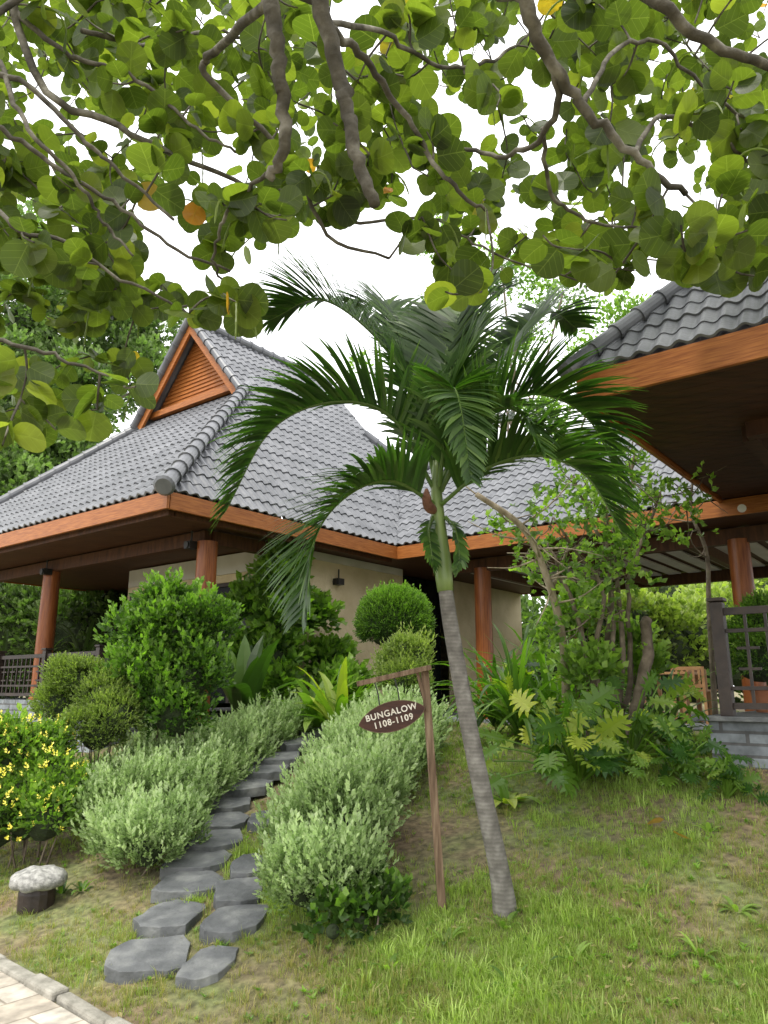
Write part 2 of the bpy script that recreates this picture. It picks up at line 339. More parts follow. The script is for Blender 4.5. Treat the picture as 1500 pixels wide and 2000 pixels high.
# ---------------------------------------------------------------- stepping stones
stones=[(294,1852,146,70,.1),(335,1774,112,60,-.35),(372,1717,124,36,-.1),(388,1674,116,28,0),(415,1633,112,28,.05),(440,1598,82,20,0),(448,1562,82,18,.1),(472,1525,108,22,-.05),(514,1495,98,18,0),(539,1470,92,18,0),(583,1441,66,16,0),(612,1419,56,12,0),
 (408,1878,90,54,-.3),(460,1791,114,40,-.15),(468,1735,88,34,.1),(482,1686,60,26,0),(514,1594,50,18,0)]
scent=[]
for i,(cx,cy,w,h,tw) in enumerate(stones):
    p=hit(cx,cy); z=p[2]+.03
    a0,e0=brg(cx,cy+h/2); a1,e1=brg(cx,cy-h/2)
    Y0=(EYE-z)/-e0; Y1=min((EYE-z)/-e1,Y0+.42); yc=(Y0+Y1)/2; a,_=brg(cx,cy); xc=a*yc; W=w/1444*yc; D=max(Y1-Y0,.17)
    n=8; top=[]
    base_a=[-2.7,-2.2,-1.2,-.55,.35,1.0,2.0,2.75]
    for k in range(n):
        t=base_a[k]+random.uniform(-.25,.25); c,s_=math.cos(t),math.sin(t); ex=4.5
        rr=1/(abs(c)**ex+abs(s_)**ex)**(1/ex)*random.uniform(.86,1.07)
        x,y=c*rr*W/2,s_*rr*D/2; top.append((xc+x*math.cos(tw)-y*math.sin(tw),yc+x*math.sin(tw)+y*math.cos(tw),z+y*.13+x*.04))
    fine=[]
    for k in range(n):
        A_=np.array(top[k]);B_=np.array(top[(k+1)%n])
        for t in (0,.33,.66): fine.append(A_*(1-t)+B_*t+np.array([random.uniform(-.007,.007),random.uniform(-.007,.007),random.uniform(-.003,.003)]))
    mb=MB(); mb.prism(fine,(0,0,-.085))
    mb.obj('stepping_stone',[M_slate],label='flat grey slate flagstone set as a step in the grassy slope',cat='stepping stone',group='stepping stones climbing the slope',bevel=.004)
    scent.append((xc,yc,W/2,D/2))
# ---------------------------------------------------------------- grass
def tuft(n,h,w):
    out=[]
    for k in range(n):
        a=random.uniform(0,6.28); ln=random.uniform(.25,1.2); hh=h*random.uniform(.5,1.15)
        d=np.array([math.cos(a),math.sin(a),0]); sd=np.array([-d[1],d[0],0])*w/2; b0=d*random.uniform(0,.5)*h
        p1=b0+d*ln*hh*.25+np.array([0,0,hh*.55]); p2=b0+d*ln*hh*.8+np.array([0,0,hh*(1-.3*ln)])
        V=np.array([b0-sd,b0+sd,p1+sd*.8,p1-sd*.8,p2]); out.append((V,[(0,1,2,3),(3,2,4)],V[:,:2],np.full(5,random.uniform(-.2,.2))))
    return T_merge(out)
tufts=[tuft(9,1,.06) for _ in range(6)]
n=120000
yy=2.6/(rng.random(n)*(1-2.6/12)+2.6/12); xx=rng.uniform(-.75,.75,n)*yy
q=slopeq(xx,yy); keep=(q>-.07)&(q<7)
dens=np.sin(xx*2.1+.5)*np.sin(yy*1.7+1)+.6*np.sin(xx*5.3+2)*np.sin(yy*4.7)+.5*np.sin(xx*11+yy*3)*np.sin(yy*9+xx*2)
bare=((xx-.35)**2/.4+(yy-5.6)**2/.4<1)|((xx-1.9)**2/.5+(yy-5.4)**2/.08<1)|((xx+2.)**2/.5+(yy-5.9)**2/.1<1)
keep&=(rng.random(n)<np.clip(.72+.5*dens,.12,1)*np.clip(.5+q*.6,0,1)*np.where(bare,.35,1))
for (sx,sy,a,b) in scent: keep&=~((np.abs(xx-sx)<a*.93)&(np.abs(yy-sy)<b*.93))
xx=xx[keep];yy=yy[keep];q=q[keep];dens=dens[keep];n=len(xx)
pos=np.stack([xx,yy,gz(xx,yy)-.004],-1)
def zrot(n):
    ang=rng.uniform(0,6.28,n); R=np.zeros((n,3,3)); R[:,0,0]=np.cos(ang);R[:,0,1]=-np.sin(ang);R[:,1,0]=np.sin(ang);R[:,1,1]=np.cos(ang);R[:,2,2]=1; return R
R=zrot(n)
sz=rng.uniform(.026,.056,n)*(1+.4*np.clip(dens,0,1))*(1+.8*(rng.random(n)<.06)); rnd=np.clip(.44+.22*dens+rng.normal(size=n)*.2-.2*(q<.9),0,1)
g=rng.integers(0,6,n)
def T_weed():
    out=[]
    for k in range(6):
        v,f,u,r=T_leaf(1,.42); v=v@(rot((0,0,1),k*1.05+random.uniform(-.3,.3))@rot((1,0,0),random.uniform(.25,.9))).T; out.append((v*random.uniform(.6,1.1),f,u,r+random.uniform(-.1,.1)))
    return T_merge(out)
TW=[T_weed() for _ in range(3)]; wi=rng.choice(n,2200,replace=False); wp=pos[wi]+np.array([0,0,.012])
li=rng.choice(n,700,replace=False); lpz=pos[li]+np.array([0,0,.03])
build('grass',[ck_scatter(tufts[k],pos[g==k],R[g==k],sz[g==k],rnd[g==k]) for k in range(6)]+[ck_scatter(TW[k],wp[k::3],zrot(len(wp[k::3])),rng.uniform(.02,.045,len(wp[k::3])),rng.uniform(.6,1,len(wp[k::3])),1) for k in range(3)]+[ck_scatter(T_leaf(1,.5),lpz,frames(rdir(700)*np.array([1,1,.2]),rdir(700)*.3+np.array([0,0,1.])),rng.uniform(.02,.05,700),np.zeros(700),0)],[L_grass,L_green],label='uneven weedy green lawn grass covering the sloping bank',cat='grass',kind='stuff')
# ---------------------------------------------------------------- bungalow
r_=np.array([math.cos(math.radians(52)),math.sin(math.radians(52)),0]); l_=np.array([-r_[1],r_[0],0]); Zv=np.array([0,0,1.])
def frame_pt(O): return lambda m,n,z: np.array([O[0],O[1],0])+m*r_+n*l_+z*Zv
HP=frame_pt((-2.56,8.47)); QP=frame_pt((1.58,5.57))
def tile_face(mb,O,U,D,slope,umin,umax,wmax,pitch=.165,course=.25):
    kf=math.sqrt(1+slope*slope); S=nz(D+slope*Zv); Nn=np.cross(U,S); Nn=Nn if Nn[2]>0 else -Nn
    vm=wmax*kf; nc=int(math.ceil(vm/course)); am=pitch/.21
    for k in range(nc):
        v0=k*course; v1=min(v0+course,vm); w0,w1=v0/kf,v1/kf
        lo=min(umin(w0),umin(w1)); hi=max(umax(w0),umax(w1))
        if hi-lo<.02: continue
        u=np.arange(math.floor(lo/pitch)*pitch,hi+pitch/8,pitch/8)
        u0=np.clip(u,umin(w0),max(umin(w0),umax(w0))); u1=np.clip(u,umin(w1),max(umin(w1),umax(w1)))
        def wv(x):
            ph=(x/pitch)%1.; return am*np.where(ph<.62,.034*np.sin(np.pi*ph/.62),-.014*np.sin(np.pi*(ph-.62)/.38))
        tj=.005*np.sin(np.floor(u/pitch)*12.9898+k*78.2)
        def pt(uu,v,h): return O+uu[:,None]*U+v*S+h[:,None]*Nn
        A=pt(u0,v0-.02,wv(u)+.0); Bv=pt(u0,v0-.02,wv(u)+.028*am+tj); C=pt(u1,v1,wv(u)+.004)
        n=len(u); V=np.vstack([A,Bv,C]); Fc=[]
        for i in range(n-1):
            if u0[i+1]-u0[i]>1e-5: Fc.append((i,i+1,n+i+1,n+i))
            if u0[i+1]-u0[i]>1e-5 or u1[i+1]-u1[i]>1e-5: Fc.append((n+i,n+i+1,2*n+i+1,2*n+i))
        mb.add(V,Fc)
def caps(mb,p0,p1,r0=.085,seg=.3):
    p0=np.array(p0,float);p1=np.array(p1,float);L=np.linalg.norm(p1-p0);d=(p1-p0)/L;n=int(L/seg)
    for i in range(n):
        a=p0+d*(i*L/n); b=p0+d*((i+1.12)*L/n)
        mb.tube([a,a+d*.03,a+d*.032,b],[r0*1.16,r0*1.16,r0*1.02,r0*.92],14)
bung=empty('bungalow',HP(4,3,1.3),'cream stucco bungalow with grey tiled hip and gable roof','house')
mb=MB(); ZE=3.9
tile_face(mb,HP(0,0,ZE),r_,l_,1.2,lambda w:1.32*w if w<2.5 else 3.02,lambda w:(4.5+1.43*w) if w<1.75 else ((10-1.32*w) if w<2.5 else 6.95),3.92)
tile_face(mb,HP(0,0,ZE),l_,r_,.909,lambda w:.7576*w,lambda w:7.84-.7576*w,3.3)
tile_face(mb,HP(0,7.84,ZE),r_,-l_,1.2,lambda w:1.32*w if w<2.5 else 3.02,lambda w:(10-1.32*w) if w<2.5 else 6.95,3.92)
tile_face(mb,HP(10,0,ZE),l_,-r_,.909,lambda w:.7576*w,lambda w:7.84-.7576*w,3.3)
roof=mb.obj('roof',[M_tile],bung)
mb=MB()
tile_face(mb,HP(4.5,0,ZE),-l_,r_,.84,lambda w:-.7*w,lambda w:7-w,2.5)
tile_face(mb,HP(9.5,0,ZE),-l_,-r_,.84,lambda w:-.7*w,lambda w:7-w,2.5)
tile_face(mb,HP(4.5,-7,ZE),r_,l_,.84,lambda w:w,lambda w:5-w,2.5)
caps(mb,HP(7,1.7,6.04),HP(7,-4.5,6.04)); caps(mb,HP(4.5,-7,ZE+.06),HP(7,-4.5,6.05)); caps(mb,HP(9.5,-7,ZE+.06),HP(7,-4.5,6.05))
mb.obj('roof',[M_tile],bung,label='lower grey tiled wing roof meeting the main roof')
mb=MB()
caps(mb,HP(-.08,-.06,ZE+.02),HP(3.3,2.5,6.98),r0=.095); caps(mb,HP(-.08,7.9,ZE+.02),HP(3.3,5.34,6.98),r0=.095)
caps(mb,HP(2.95,3.92,8.66),HP(7.05,3.92,8.66),r0=.1)
caps(mb,HP(2.98,2.3,6.76),HP(2.98,3.92,8.68),r0=.075); caps(mb,HP(2.98,5.54,6.76),HP(2.98,3.92,8.68),r0=.075)
caps(mb,HP(10.05,-.05,ZE+.02),HP(6.7,2.5,6.98),r0=.1)
e0=HP(-.12,-.09,ZE-.0); d0=nz(HP(3.3,2.5,6.98)-HP(-.08,-.06,ZE)); mb.tube([e0-d0*.03,e0,e0+d0*.08],[.1,.13,.125],16)
under(mb.obj('ridge_cap',[M_tile],bung),roof)
mb=MB()
for i in range(19):
    z=6.98+i*.082; hw=(8.54-z)/1.2
    if hw<.05: break
    up_=nz(Zv+.28*r_); mb.box(HP(3.28,3.92,z),(l_,up_,np.cross(l_,up_)),(hw,.046,.008))
mb.prism([HP(3.46,2.5,6.9),HP(3.46,5.34,6.9),HP(3.46,3.92,8.6)],r_*.03)
under(mb.obj('gable',[M_wood],bung),roof)
mb=MB(); nrm=nz(np.cross(r_,HP(3,3.92,8.56)-HP(3,2.45,6.8)))
mb.beam(HP(3.03,2.42,6.72),HP(3.03,3.93,8.52),.05,.2,up=nrm)
nrm2=nz(np.cross(r_,HP(3,3.92,8.56)-HP(3,5.39,6.8))); mb.beam(HP(3.032,5.42,6.72),HP(3.032,3.91,8.52),.05,.2,up=nrm2)
mb.beam(HP(3.18,2.6,6.97),HP(3.18,5.24,6.97),.1,.12)
under(mb.obj('bargeboard',[M_wood],bung),roof)
mb=MB(); H=.21; zc=ZE-.03-H/2
mb.beam(HP(.03,.0,zc),HP(4.52,.0,zc),.04,H); mb.beam(HP(0,-.02,zc+.002),HP(0,7.86,zc+.002),.04,H+.002)
mb.beam(HP(4.5,-.02,zc-.002),HP(4.5,-7,zc-.002),.04,H); mb.beam(HP(4.52,-7,zc),HP(9.5,-7,zc),.04,H); mb.beam(HP(9.5,0,zc),HP(9.5,-7,zc+.002),.04,H)
mb.beam(HP(0.03,7.84,zc),HP(10,7.84,zc),.04,H); mb.beam(HP(10,0,zc),HP(10,7.84,zc),.04,H)
mb.obj('fascia',[M_wood],bung,bevel=.004)
mb=MB(); ZS=3.68
mb.prism([HP(a,b,ZS) for a,b in((.03,.03),(9.98,.03),(9.98,7.8),(.03,7.8))],(0,0,.03))
mb.prism([HP(a,b,ZS-.003) for a,b in((4.53,.02),(9.47,.02),(9.47,-6.97),(4.53,-6.97))],(0,0,.03))
mb.beam(HP(.14,.1,ZS-.03),HP(.14,7.7,ZS-.03),.08,.07); mb.beam(HP(.2,.14,ZS-.032),HP(4.5,.14,ZS-.032),.08,.07)
mb.beam(HP(1.1,.6,ZS-.12),HP(1.1,7.3,ZS-.12),.12,.18); mb.beam(HP(1.17,.6,ZS-.12),HP(2.5,.6,ZS-.12),.12,.18)
mb.beam(HP(5.3,-.2,ZS-.13),HP(5.3,-6.6,ZS-.13),.12,.2); mb.beam(HP(8.9,-.2,ZS-.13),HP(8.9,-6.6,ZS-.13),.12,.2)
for k in range(4): mb.beam(HP(5.37,-.9-k*1.75,ZS-.12),HP(8.83,-.9-k*1.75,ZS-.12),.1,.18)
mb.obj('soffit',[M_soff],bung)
mb=MB()
for i in range(18): mb.box(HP(7.1,-.35-i*.35,ZS-.035),(r_,l_,Zv),(1.7,.11,.012))
mb.obj('ceiling_board',[M_white],bung)
mb=MB()
mb.beam(HP(2.6,.7,2.35),HP(5.5,.7,2.35),.16,2.64); mb.beam(HP(7.2,.7,2.35),HP(9.8,.7,2.35),.16,2.64)
mb.beam(HP(9.88,.62,2.45),HP(9.88,7.2,2.45),.16,2.44); mb.beam(HP(2.6,4.6,2.45),HP(9.8,4.6,2.45),.16,2.44)
mb.beam(HP(5.5,.79,2.45),HP(5.5,1.6,2.45),.12,2.43);mb.beam(HP(2.6,.79,3.45),HP(2.6,4.51,3.45),.13,.44)
mb.obj('wall',[M_wall],bung)
mb=MB(); mb.beam(HP(2.66,.6,3.61),HP(5.44,.6,3.61),.03,.12); mb.beam(HP(2.5,.8,3.5),HP(2.5,4.5,3.5),.04,.3); mb.obj('cornice',[M_white],bung)
for k in range(4):
    a=.82+k*.94
    mb=MB(); mb.beam(HP(2.62,a,2.3),HP(2.62,a+.93,2.3),.02,1.85); d=mb.obj('door',[M_glass],bung)
    mb=MB()
    for nn in (a+.03,a+.9): mb.beam(HP(2.6,nn,1.38),HP(2.6,nn,3.23),.06,.06,up=tuple(r_))
    mb.beam(HP(2.6,a+.06,3.2),HP(2.6,a+.87,3.2),.06,.06)
    under(mb.obj('frame',[M_dark],bung),d)
mb=MB(); mb.beam(HP(5.56,.95,2.4),HP(7.15,.95,2.4),.03,2.5); mb.obj('door',[M_glass],bung)
for (m_,n_,z0) in ((1.1,.6,1.1),(1.1,4.59,1.3),(5.3,-1.14,1.1),(5.3,-5.02,1.1),(1.1,7.2,1.3),(8.9,-5.02,1.1),(8.9,-1.14,1.1)):
    mb=MB()
    mb.tube([HP(m_,n_,z) for z in(z0-.1,z0+.15,z0+.17,2.4,3.4,3.5)],[.16,.16,.14,.138,.134,.134],40)
    mb.obj('column',[M_wcol],bung)
mb=MB()
mb.prism([HP(a,b,1.42) for a,b in((.85,2.6),(2.55,2.6),(2.55,7.6),(.85,7.6))],(0,0,-.9))
mb.prism([HP(a,b,1.16) for a,b in((2.56,.45),(9.9,.45),(9.9,7.3),(2.56,7.3))],(0,0,-.7))
mb.prism([HP(a,b,1.14) for a,b in((5.0,.44),(9.2,.44),(9.2,-6.6),(5.0,-6.6))],(0,0,-.7))
mb.obj('plinth',[M_plinth],bung)
for p in (HP(.95,.75,3.45),HP(3.7,.56,3.25),HP(.95,4.5,3.45)):
    mb=MB(); mb.box(p,(r_,l_,Zv),(.07,.06,.05)); mb.tube([p+Zv*.05,p+Zv*.2],.012,8); mb.tube([p-r_*.07,p-r_*.09],.045,12)
    mb.obj('lamp',[M_metal],bung)
mb=MB(); p=HP(4.4,-5.3,3.72); mb.tube([p,p+np.array([-.05,-.09,-.03])],[.03,.05],14); mb.obj('lamp',[M_white],bung,label='small white spotlight fixed under the eave')
# ---------------------------------------------------------------- pavilion
pav=empty('pavilion',QP(3,-3,.9),'open timber pavilion with grey tiled roof on slate block base','pavilion')
ZQ=4.1; mb=MB()
tile_face(mb,QP(0,0,ZQ),-l_,r_,1.15,lambda w:w,lambda w:7-w,3.5,pitch=.15,course=.23)
tile_face(mb,QP(0,0,ZQ),r_,-l_,1.15,lambda w:w,lambda w:8-w,3.5,pitch=.15,course=.23)
tile_face(mb,QP(8,0,ZQ),-l_,-r_,1.15,lambda w:w,lambda w:7-w,3.5,pitch=.15,course=.23)
caps(mb,QP(-.06,.06,ZQ+.02),QP(3.5,-3.5,ZQ+4.06),r0=.07,seg=.26); caps(mb,QP(3.5,-3.5,8.14),QP(4.5,-3.5,8.14),r0=.1)
e0=QP(-.08,.08,ZQ); d0=nz(r_-l_+1.2*Zv); mb.tube([e0-d0*.03,e0,e0+d0*.08],[.07,.09,.085],16)
mb.obj('roof',[M_tile],pav)
mb=MB(); zc=ZQ-.03-.12
mb.beam(QP(0,.02,zc),QP(0,-7,zc),.04,.24); mb.beam(QP(.022,0,zc+.002),QP(8,0,zc+.002),.04,.238); mb.beam(QP(8,0,zc),QP(8,-7,zc),.04,.24)
mb.obj('fascia',[M_wood],pav,bevel=.004)
mb=MB(); ZS2=ZQ-.22
k=0
while k*.16<7.8:
    mb.box(QP(.03+k*.16+.08,-3.5,ZS2+.01),(r_,l_,Zv),(.078,3.46,.012)); k+=1
mb.prism([QP(a,b,ZS2+.03) for a,b in((.03,-.03),(7.9,-.03),(7.9,-6.95),(.03,-6.95))],(0,0,.02))
mb.beam(QP(1.5,-.9,ZS2-.07),QP(1.5,-6.5,ZS2-.07),.12,.14); mb.beam(QP(1.57,-.9,ZS2-.07),QP(7.4,-.9,ZS2-.07),.12,.14)
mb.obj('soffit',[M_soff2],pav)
for (m_,n_) in ((1.5,-2.9),(1.5,-5.8),(6.6,-.9)):
    mb=MB(); mb.tube([QP(m_,n_,z) for z in(1.38,1.5,1.52,2.4,3.4,3.85)],[.16,.16,.14,.138,.134,.134],40); mb.obj('column',[M_wcol],pav)
mb=MB(); mb.prism([QP(a,b,1.34) for a,b in((1.16,-.43),(7.4,-.43),(7.4,-6.6),(1.16,-6.6))],(0,0,-1.1)); mb.obj('plinth',[M_plinth],pav)
mb=MB(); mb.prism([QP(a,b,1.38) for a,b in((1.1,-.37),(7.46,-.37),(7.46,-6.66),(1.1,-6.66))],(0,0,-.038)); mb.obj('floor',[M_slate],pav,bevel=.006)
def railing(pt,a0,a1,fixed,z,H,label,n):
    f=lambda t,zz: pt(fixed,t,zz)
    dirv=nz(f(a1,0)-f(a0,0)); e=empty('railing',f(a0,z),label,'railing')
    for k in range(n+1):
        t=a0+(a1-a0)*k/n; mb=MB(); mb.box(f(t,z+H/2+.02),(r_,l_,Zv),(.05,.05,H/2+.02)); mb.box(f(t,z+H+.06),(r_,l_,Zv),(.065,.065,.015)); mb.obj('post',[M_dark],e,bevel=.006)
    mb=MB(); s=1 if a1>a0 else -1
    for k in range(n):
        t0=a0+(a1-a0)*k/n+s*.05; t1=a0+(a1-a0)*(k+1)/n-s*.05; w=abs(t1-t0)
        for zz,th in((.08,.05),(.22,.03),(H-.2,.03),(H-.04,.06)): mb.beam(f(t0,z+zz),f(t1,z+zz),.04,th)
        nb=max(3,int(w/.14))
        for j in range(1,nb):
            tt=t0+(t1-t0)*j/nb; mb.beam(f(tt,z+.1),f(tt,z+H-.06),.022,.022,up=tuple(dirv))
        for j in range(nb//2):
            c=t0+(t1-t0)*(2*j+1)/nb; dw=s*w/nb*.55
            for zz in(.38,.55): mb.beam(f(c-dw,z+zz*H/.9),f(c+dw,z+zz*H/.9),.018,.022)
    mb.obj('panel',[M_dark],e)
railing(QP,-.56,-3.2,1.25,1.38,.88,'dark brown timber fretwork railing on slate block base',2)
railing(HP,2.75,7.3,.98,1.42,.72,'dark brown timber fretwork railing along the veranda edge',3)
# ---------------------------------------------------------------- chairs & table
def chair(p,ang):
    e=empty('wooden_chair',p,'light brown slatted wooden garden chair on the terrace','chair',group='garden chairs on the terrace')
    c,s=math.cos(ang),math.sin(ang); ax=np.array([c,s,0]); ay=np.array([-s,c,0])
    for i in(-1,1):
        for j in(-1,1):
            mb=MB(); h=.74 if j>0 else .42; mb.box(p+ax*.19*i+ay*.2*j+Zv*h/2,(ax,ay,Zv),(.018,.018,h/2)); mb.obj('leg',[M_chair],e)
    mb=MB()
    for k in range(5): mb.box(p+ay*(-.18+k*.085)+Zv*.43,(ax,ay,Zv),(.21,.036,.012))
    mb.obj('seat',[M_chair],e)
    mb=MB()
    for k in range(5): mb.box(p+ax*(-.14+k*.07)+ay*.2+Zv*.6,(ax,ay,Zv),(.014,.01,.11))
    for zz in(.49,.72): mb.box(p+ay*.2+Zv*zz,(ax,ay,Zv),(.17,.012,.022))
    mb.obj('backrest',[M_chair],e)
chair(P(1350,1340,10.3)*[1,1,0]+Zv*1.14,2.6); chair(P(1380,1340,11.2)*[1,1,0]+Zv*1.14,.4)
tp=P(1310,1340,10.6)*[1,1,0]+Zv*1.14
e=empty('wooden_table',tp,'light brown slatted wooden table on the terrace','table'); mb=MB()
for k in range(7): mb.box(tp+l_*(-.3+k*.1)+Zv*.66,(r_,l_,Zv),(.4,.045,.015))
mb.obj('table_top',[M_chair],e)
for i in(-1,1):
    for j in(-1,1):
        mb=MB(); mb.box(tp+r_*.34*i+l_*.27*j+Zv*.32,(r_,l_,Zv),(.025,.025,.32)); mb.obj('leg',[M_chair],e)
# ---------------------------------------------------------------- sign
base=hit(866,1778); top=P(829,1303,base[1]); e=empty('hanging_sign',base,'dark oval bungalow number board hanging from a wooden post','sign')
mb=MB()
mb.beam(base-Zv*.1,top,.048,.048,up=(0,1,0)); mb.obj('post',[M_post],e,bevel=.004)
a1=P(697,1336,base[1]-.06); a0=P(842,1303,base[1]-.06)
mb=MB(); mb.beam(a0,a1,.045,.032); mb.beam(P(815,1312,base[1]-.02),P(835,1390,base[1]-.02),.02,.02,up=(0,1,0)); mb.obj('arm',[M_post],e,bevel=.004)
bc=P(766,1399,base[1]-.06); th=math.radians(14.5); ex=np.array([math.cos(th),0,math.sin(th)]); ez=np.array([-math.sin(th),0,math.cos(th)])
pts=[];A,Bh=.212,.09
for k in range(40):
    t=2*math.pi*k/40; x=A*math.cos(t); y=Bh*math.copysign(abs(math.sin(t))**1.5,math.sin(t)); pts.append(bc+ex*x+ez*y+np.array([0,-.011,0]))
mb=MB(); mb.prism(pts,(0,.022,0)); mb.obj('board',[M_board],e,bevel=.003)
mb=MB(); rim=pts+[pts[0]]
mb.tube([p+(bc-p)*.02+np.array([0,-.001,0]) for p in rim],.002,6); mb.obj('board_edge',[M_post],e)
for xx_ in(-.06,.065):
    p0=bc+ex*xx_+ez*.075; p1=bc+ex*(xx_)+ez*.2; p1[2]=float(np.interp(p1[0],[a1[0],a0[0]],[a1[2],a0[2]]))-.012
    mb=MB(); mb.tube([p0,(p0+p1)/2+ex*.006,p1],.0045,6); mb.obj('hook',[M_metal],e)
for txt,dz in(('BUNGALOW',.024),('1108-1109',-.03)):
    cu=bpy.data.curves.new('lettering','FONT'); cu.body=txt; cu.size=.052; cu.align_x='CENTER'; cu.align_y='CENTER'; cu.extrude=.001; cu.space_character=1.12
    tmp=bpy.data.objects.new('t',cu); col.objects.link(tmp); bpy.context.view_layer.update()
    me0=bpy.data.meshes.new_from_object(tmp.evaluated_get(bpy.context.evaluated_depsgraph_get())); bpy.data.objects.remove(tmp)
    mb=MB()
    for q_,(dx,dy) in enumerate(((-.0011,0),(.0011,.0),(0,.0011),(0,-.0011),(0,0))):
        mb.add([bc+ex*(v.co.x+dx)+ez*(v.co.y+dy+dz)+np.array([0,-.0125-v.co.z-.00025*q_,0]) for v in me0.vertices],[tuple(p.vertices) for p in me0.polygons])
    mb.obj('lettering',[M_letter],e)
# ---------------------------------------------------------------- garden lamp
p=hit(70,1772); e=empty('garden_lamp',p,'low garden lamp with pale granite cap on dark base','garden lamp')
mb=MB(); mb.tube([p+Zv*z for z in(-.05,.0,.1,.17)],[.12,.125,.125,.11],14); mb.obj('base',[M_dark],e)
mb=MB(); path=[p+Zv*z for z in(.14,.145,.17,.205,.235,.255,.262)]; mb.tube(path,[.15,.18,.2,.195,.16,.09,.03],26)
o=mb.obj('cap',[M_rock],e,smooth=True)
for v in o.data.vertices:
    d=.014*math.sin(v.co.x*31)*math.sin(v.co.y*27+1); v.co.z+=d; v.co.x+=d*1.2
# ---------------------------------------------------------------- palm
pb=hit(990,1782); Yc=4.62; palm=empty('palm_tree',pb,'young manila palm with leaning ringed trunk and arching fronds','palm tree')
tr=smooth_path([pb-Zv*.08,P(975,1700,pb[1]),P(945,1560,pb[1]),P(912,1400,4.58),P(880,1220,Yc),P(870,1150,Yc)],40)
mb=MB(); rad=np.interp(np.linspace(0,1,40),[0,.06,.2,.6,1],[.086,.07,.058,.051,.045]); mb.tube(tr,rad,24)
mb.obj('trunk',[M_ptrunk],palm,smooth=True)
cs=smooth_path([P(870,1155,Yc),P(862,1080,Yc),P(856,1020,Yc),P(852,950,Yc),P(852,900,Yc)],14); mb=MB(); mb.tube(cs,np.interp(np.linspace(0,1,14),[0,.15,.5,1],[.05,.058,.046,.022]),20); mb.obj('crownshaft',[M_shaft],palm,smooth=True)
fr=[([(852,950,4.62),(805,760,4.75),(715,640,4.9),(620,585,5.05),(528,625,5.15)],.56,1),
 ([(850,960,4.62),(765,815,4.5),(650,785,4.4),(530,840,4.3),(440,1000,4.25)],.56,1),
 ([(850,985,4.6),(770,940,4.45),(690,960,4.3),(620,1040,4.2),(592,1195,4.15)],.52,1),
 ([(855,950,4.65),(862,780,4.8),(880,660,5.0),(925,580,5.25),(985,570,5.5)],.54,1),
 ([(858,950,4.65),(925,790,4.9),(1010,670,5.2),(1075,610,5.4),(1125,640,5.6)],.5,1),
 ([(860,960,4.6),(940,830,4.55),(1040,770,4.5),(1150,820,4.45),(1228,985,4.4)],.54,1),
 ([(862,985,4.58),(950,915,4.4),(1050,890,4.25),(1145,930,4.15),(1215,1040,4.1)],.48,1),
 ([(858,950,4.55),(872,820,4.35),(885,760,4.1),(900,800,3.9),(918,930,3.8)],.3,1),
 ([(852,950,4.7),(835,770,4.9),(800,660,5.2),(745,600,5.5),(680,600,5.7)],.46,.9),
 ([(860,960,4.7),(930,850,5.0),(1020,820,5.3),(1120,860,5.6),(1190,960,5.8)],.4,.8),
 ([(853,950,4.62),(862,820,4.7),(905,700,4.8),(935,620,4.95)],.42,.9),
 ([(845,1010,4.6),(838,1040,4.55),(842,1080,4.52),(848,1120,4.52)],.09,.5),
 ([(870,1010,4.6),(888,1035,4.55),(896,1080,4.52),(892,1120,4.52)],.09,.5),
 ([(862,960,4.6),(905,860,4.4),(960,800,4.2),(1020,810,4.0),(1060,880,3.9)],.3,.9)]
for pts_,LL,dn in fr:
    path=smooth_path([P(*q) for q in pts_],40); T=nz(np.gradient(path,axis=0)); mb=MB(); mb.tube(path,np.linspace(.015,.003,40),6)
    ch=[ck_mb(mb,.95)]
    seg=np.linalg.norm(np.diff(path,axis=0),axis=1).sum(); nl=int((94*dn)*max(.4,seg/1.7))
    Bp=None
    mb2=MB()
    for i in range(nl):
        s=.10+.90*i/(nl-1); x=s*39; k=min(int(x),38); f=x-k; p=path[k]*(1-f)+path[k+1]*f; t=nz(T[k])
        B=np.cross(t,Zv)
        if np.linalg.norm(B)<.25: B=B+ (Bp if Bp is not None else np.array([0,1,0]))*.4
        B=nz(B); Bp=B; Nn=np.cross(B,t); Nn=Nn if Nn[2]>-.2 or abs(Nn[2])<.2 else -Nn
        ln=LL*(.55+.85*math.sin(math.pi*min(1,s*.85+.12))**.8)*.78*(1-.4*max(0,s-.75)/.25)
        for sg in(-1,1):
            fwd=.45+.6*s; d=nz(t*fwd+B*sg*.85+Nn*random.uniform(.25,.55)+rng.normal(size=3)*.055); q=p.copy(); L5=ln*random.uniform(.9,1.08)/5
            wd=.0165*random.uniform(.85,1.1); sd=nz(np.cross(d,Nn)); Vv=[]
            for j in range(6):
                w=wd*[.5,1,1,.8,.5,.03][j]; Vv+= [q-sd*w,q+sd*w]; q=q+d*L5; d=nz(d+np.array([0,0,-.05-.05*random.random()])*(1+j*.25))
            mb2.add(Vv,[(2*j,2*j+1,2*j+3,2*j+2) for j in range(5)])
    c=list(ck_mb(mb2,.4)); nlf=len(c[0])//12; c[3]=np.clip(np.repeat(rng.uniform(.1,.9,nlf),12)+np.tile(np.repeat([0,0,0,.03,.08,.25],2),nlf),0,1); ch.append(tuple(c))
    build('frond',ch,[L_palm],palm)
mb=MB(); mb.tube(smooth_path([P(850,1000,4.6),P(835,985,4.53),P(833,955,4.53)],8),[.015,.03,.036,.034,.03,.03,.02,.01],10); mb.obj('dry_sheath',[M_sheath],palm)
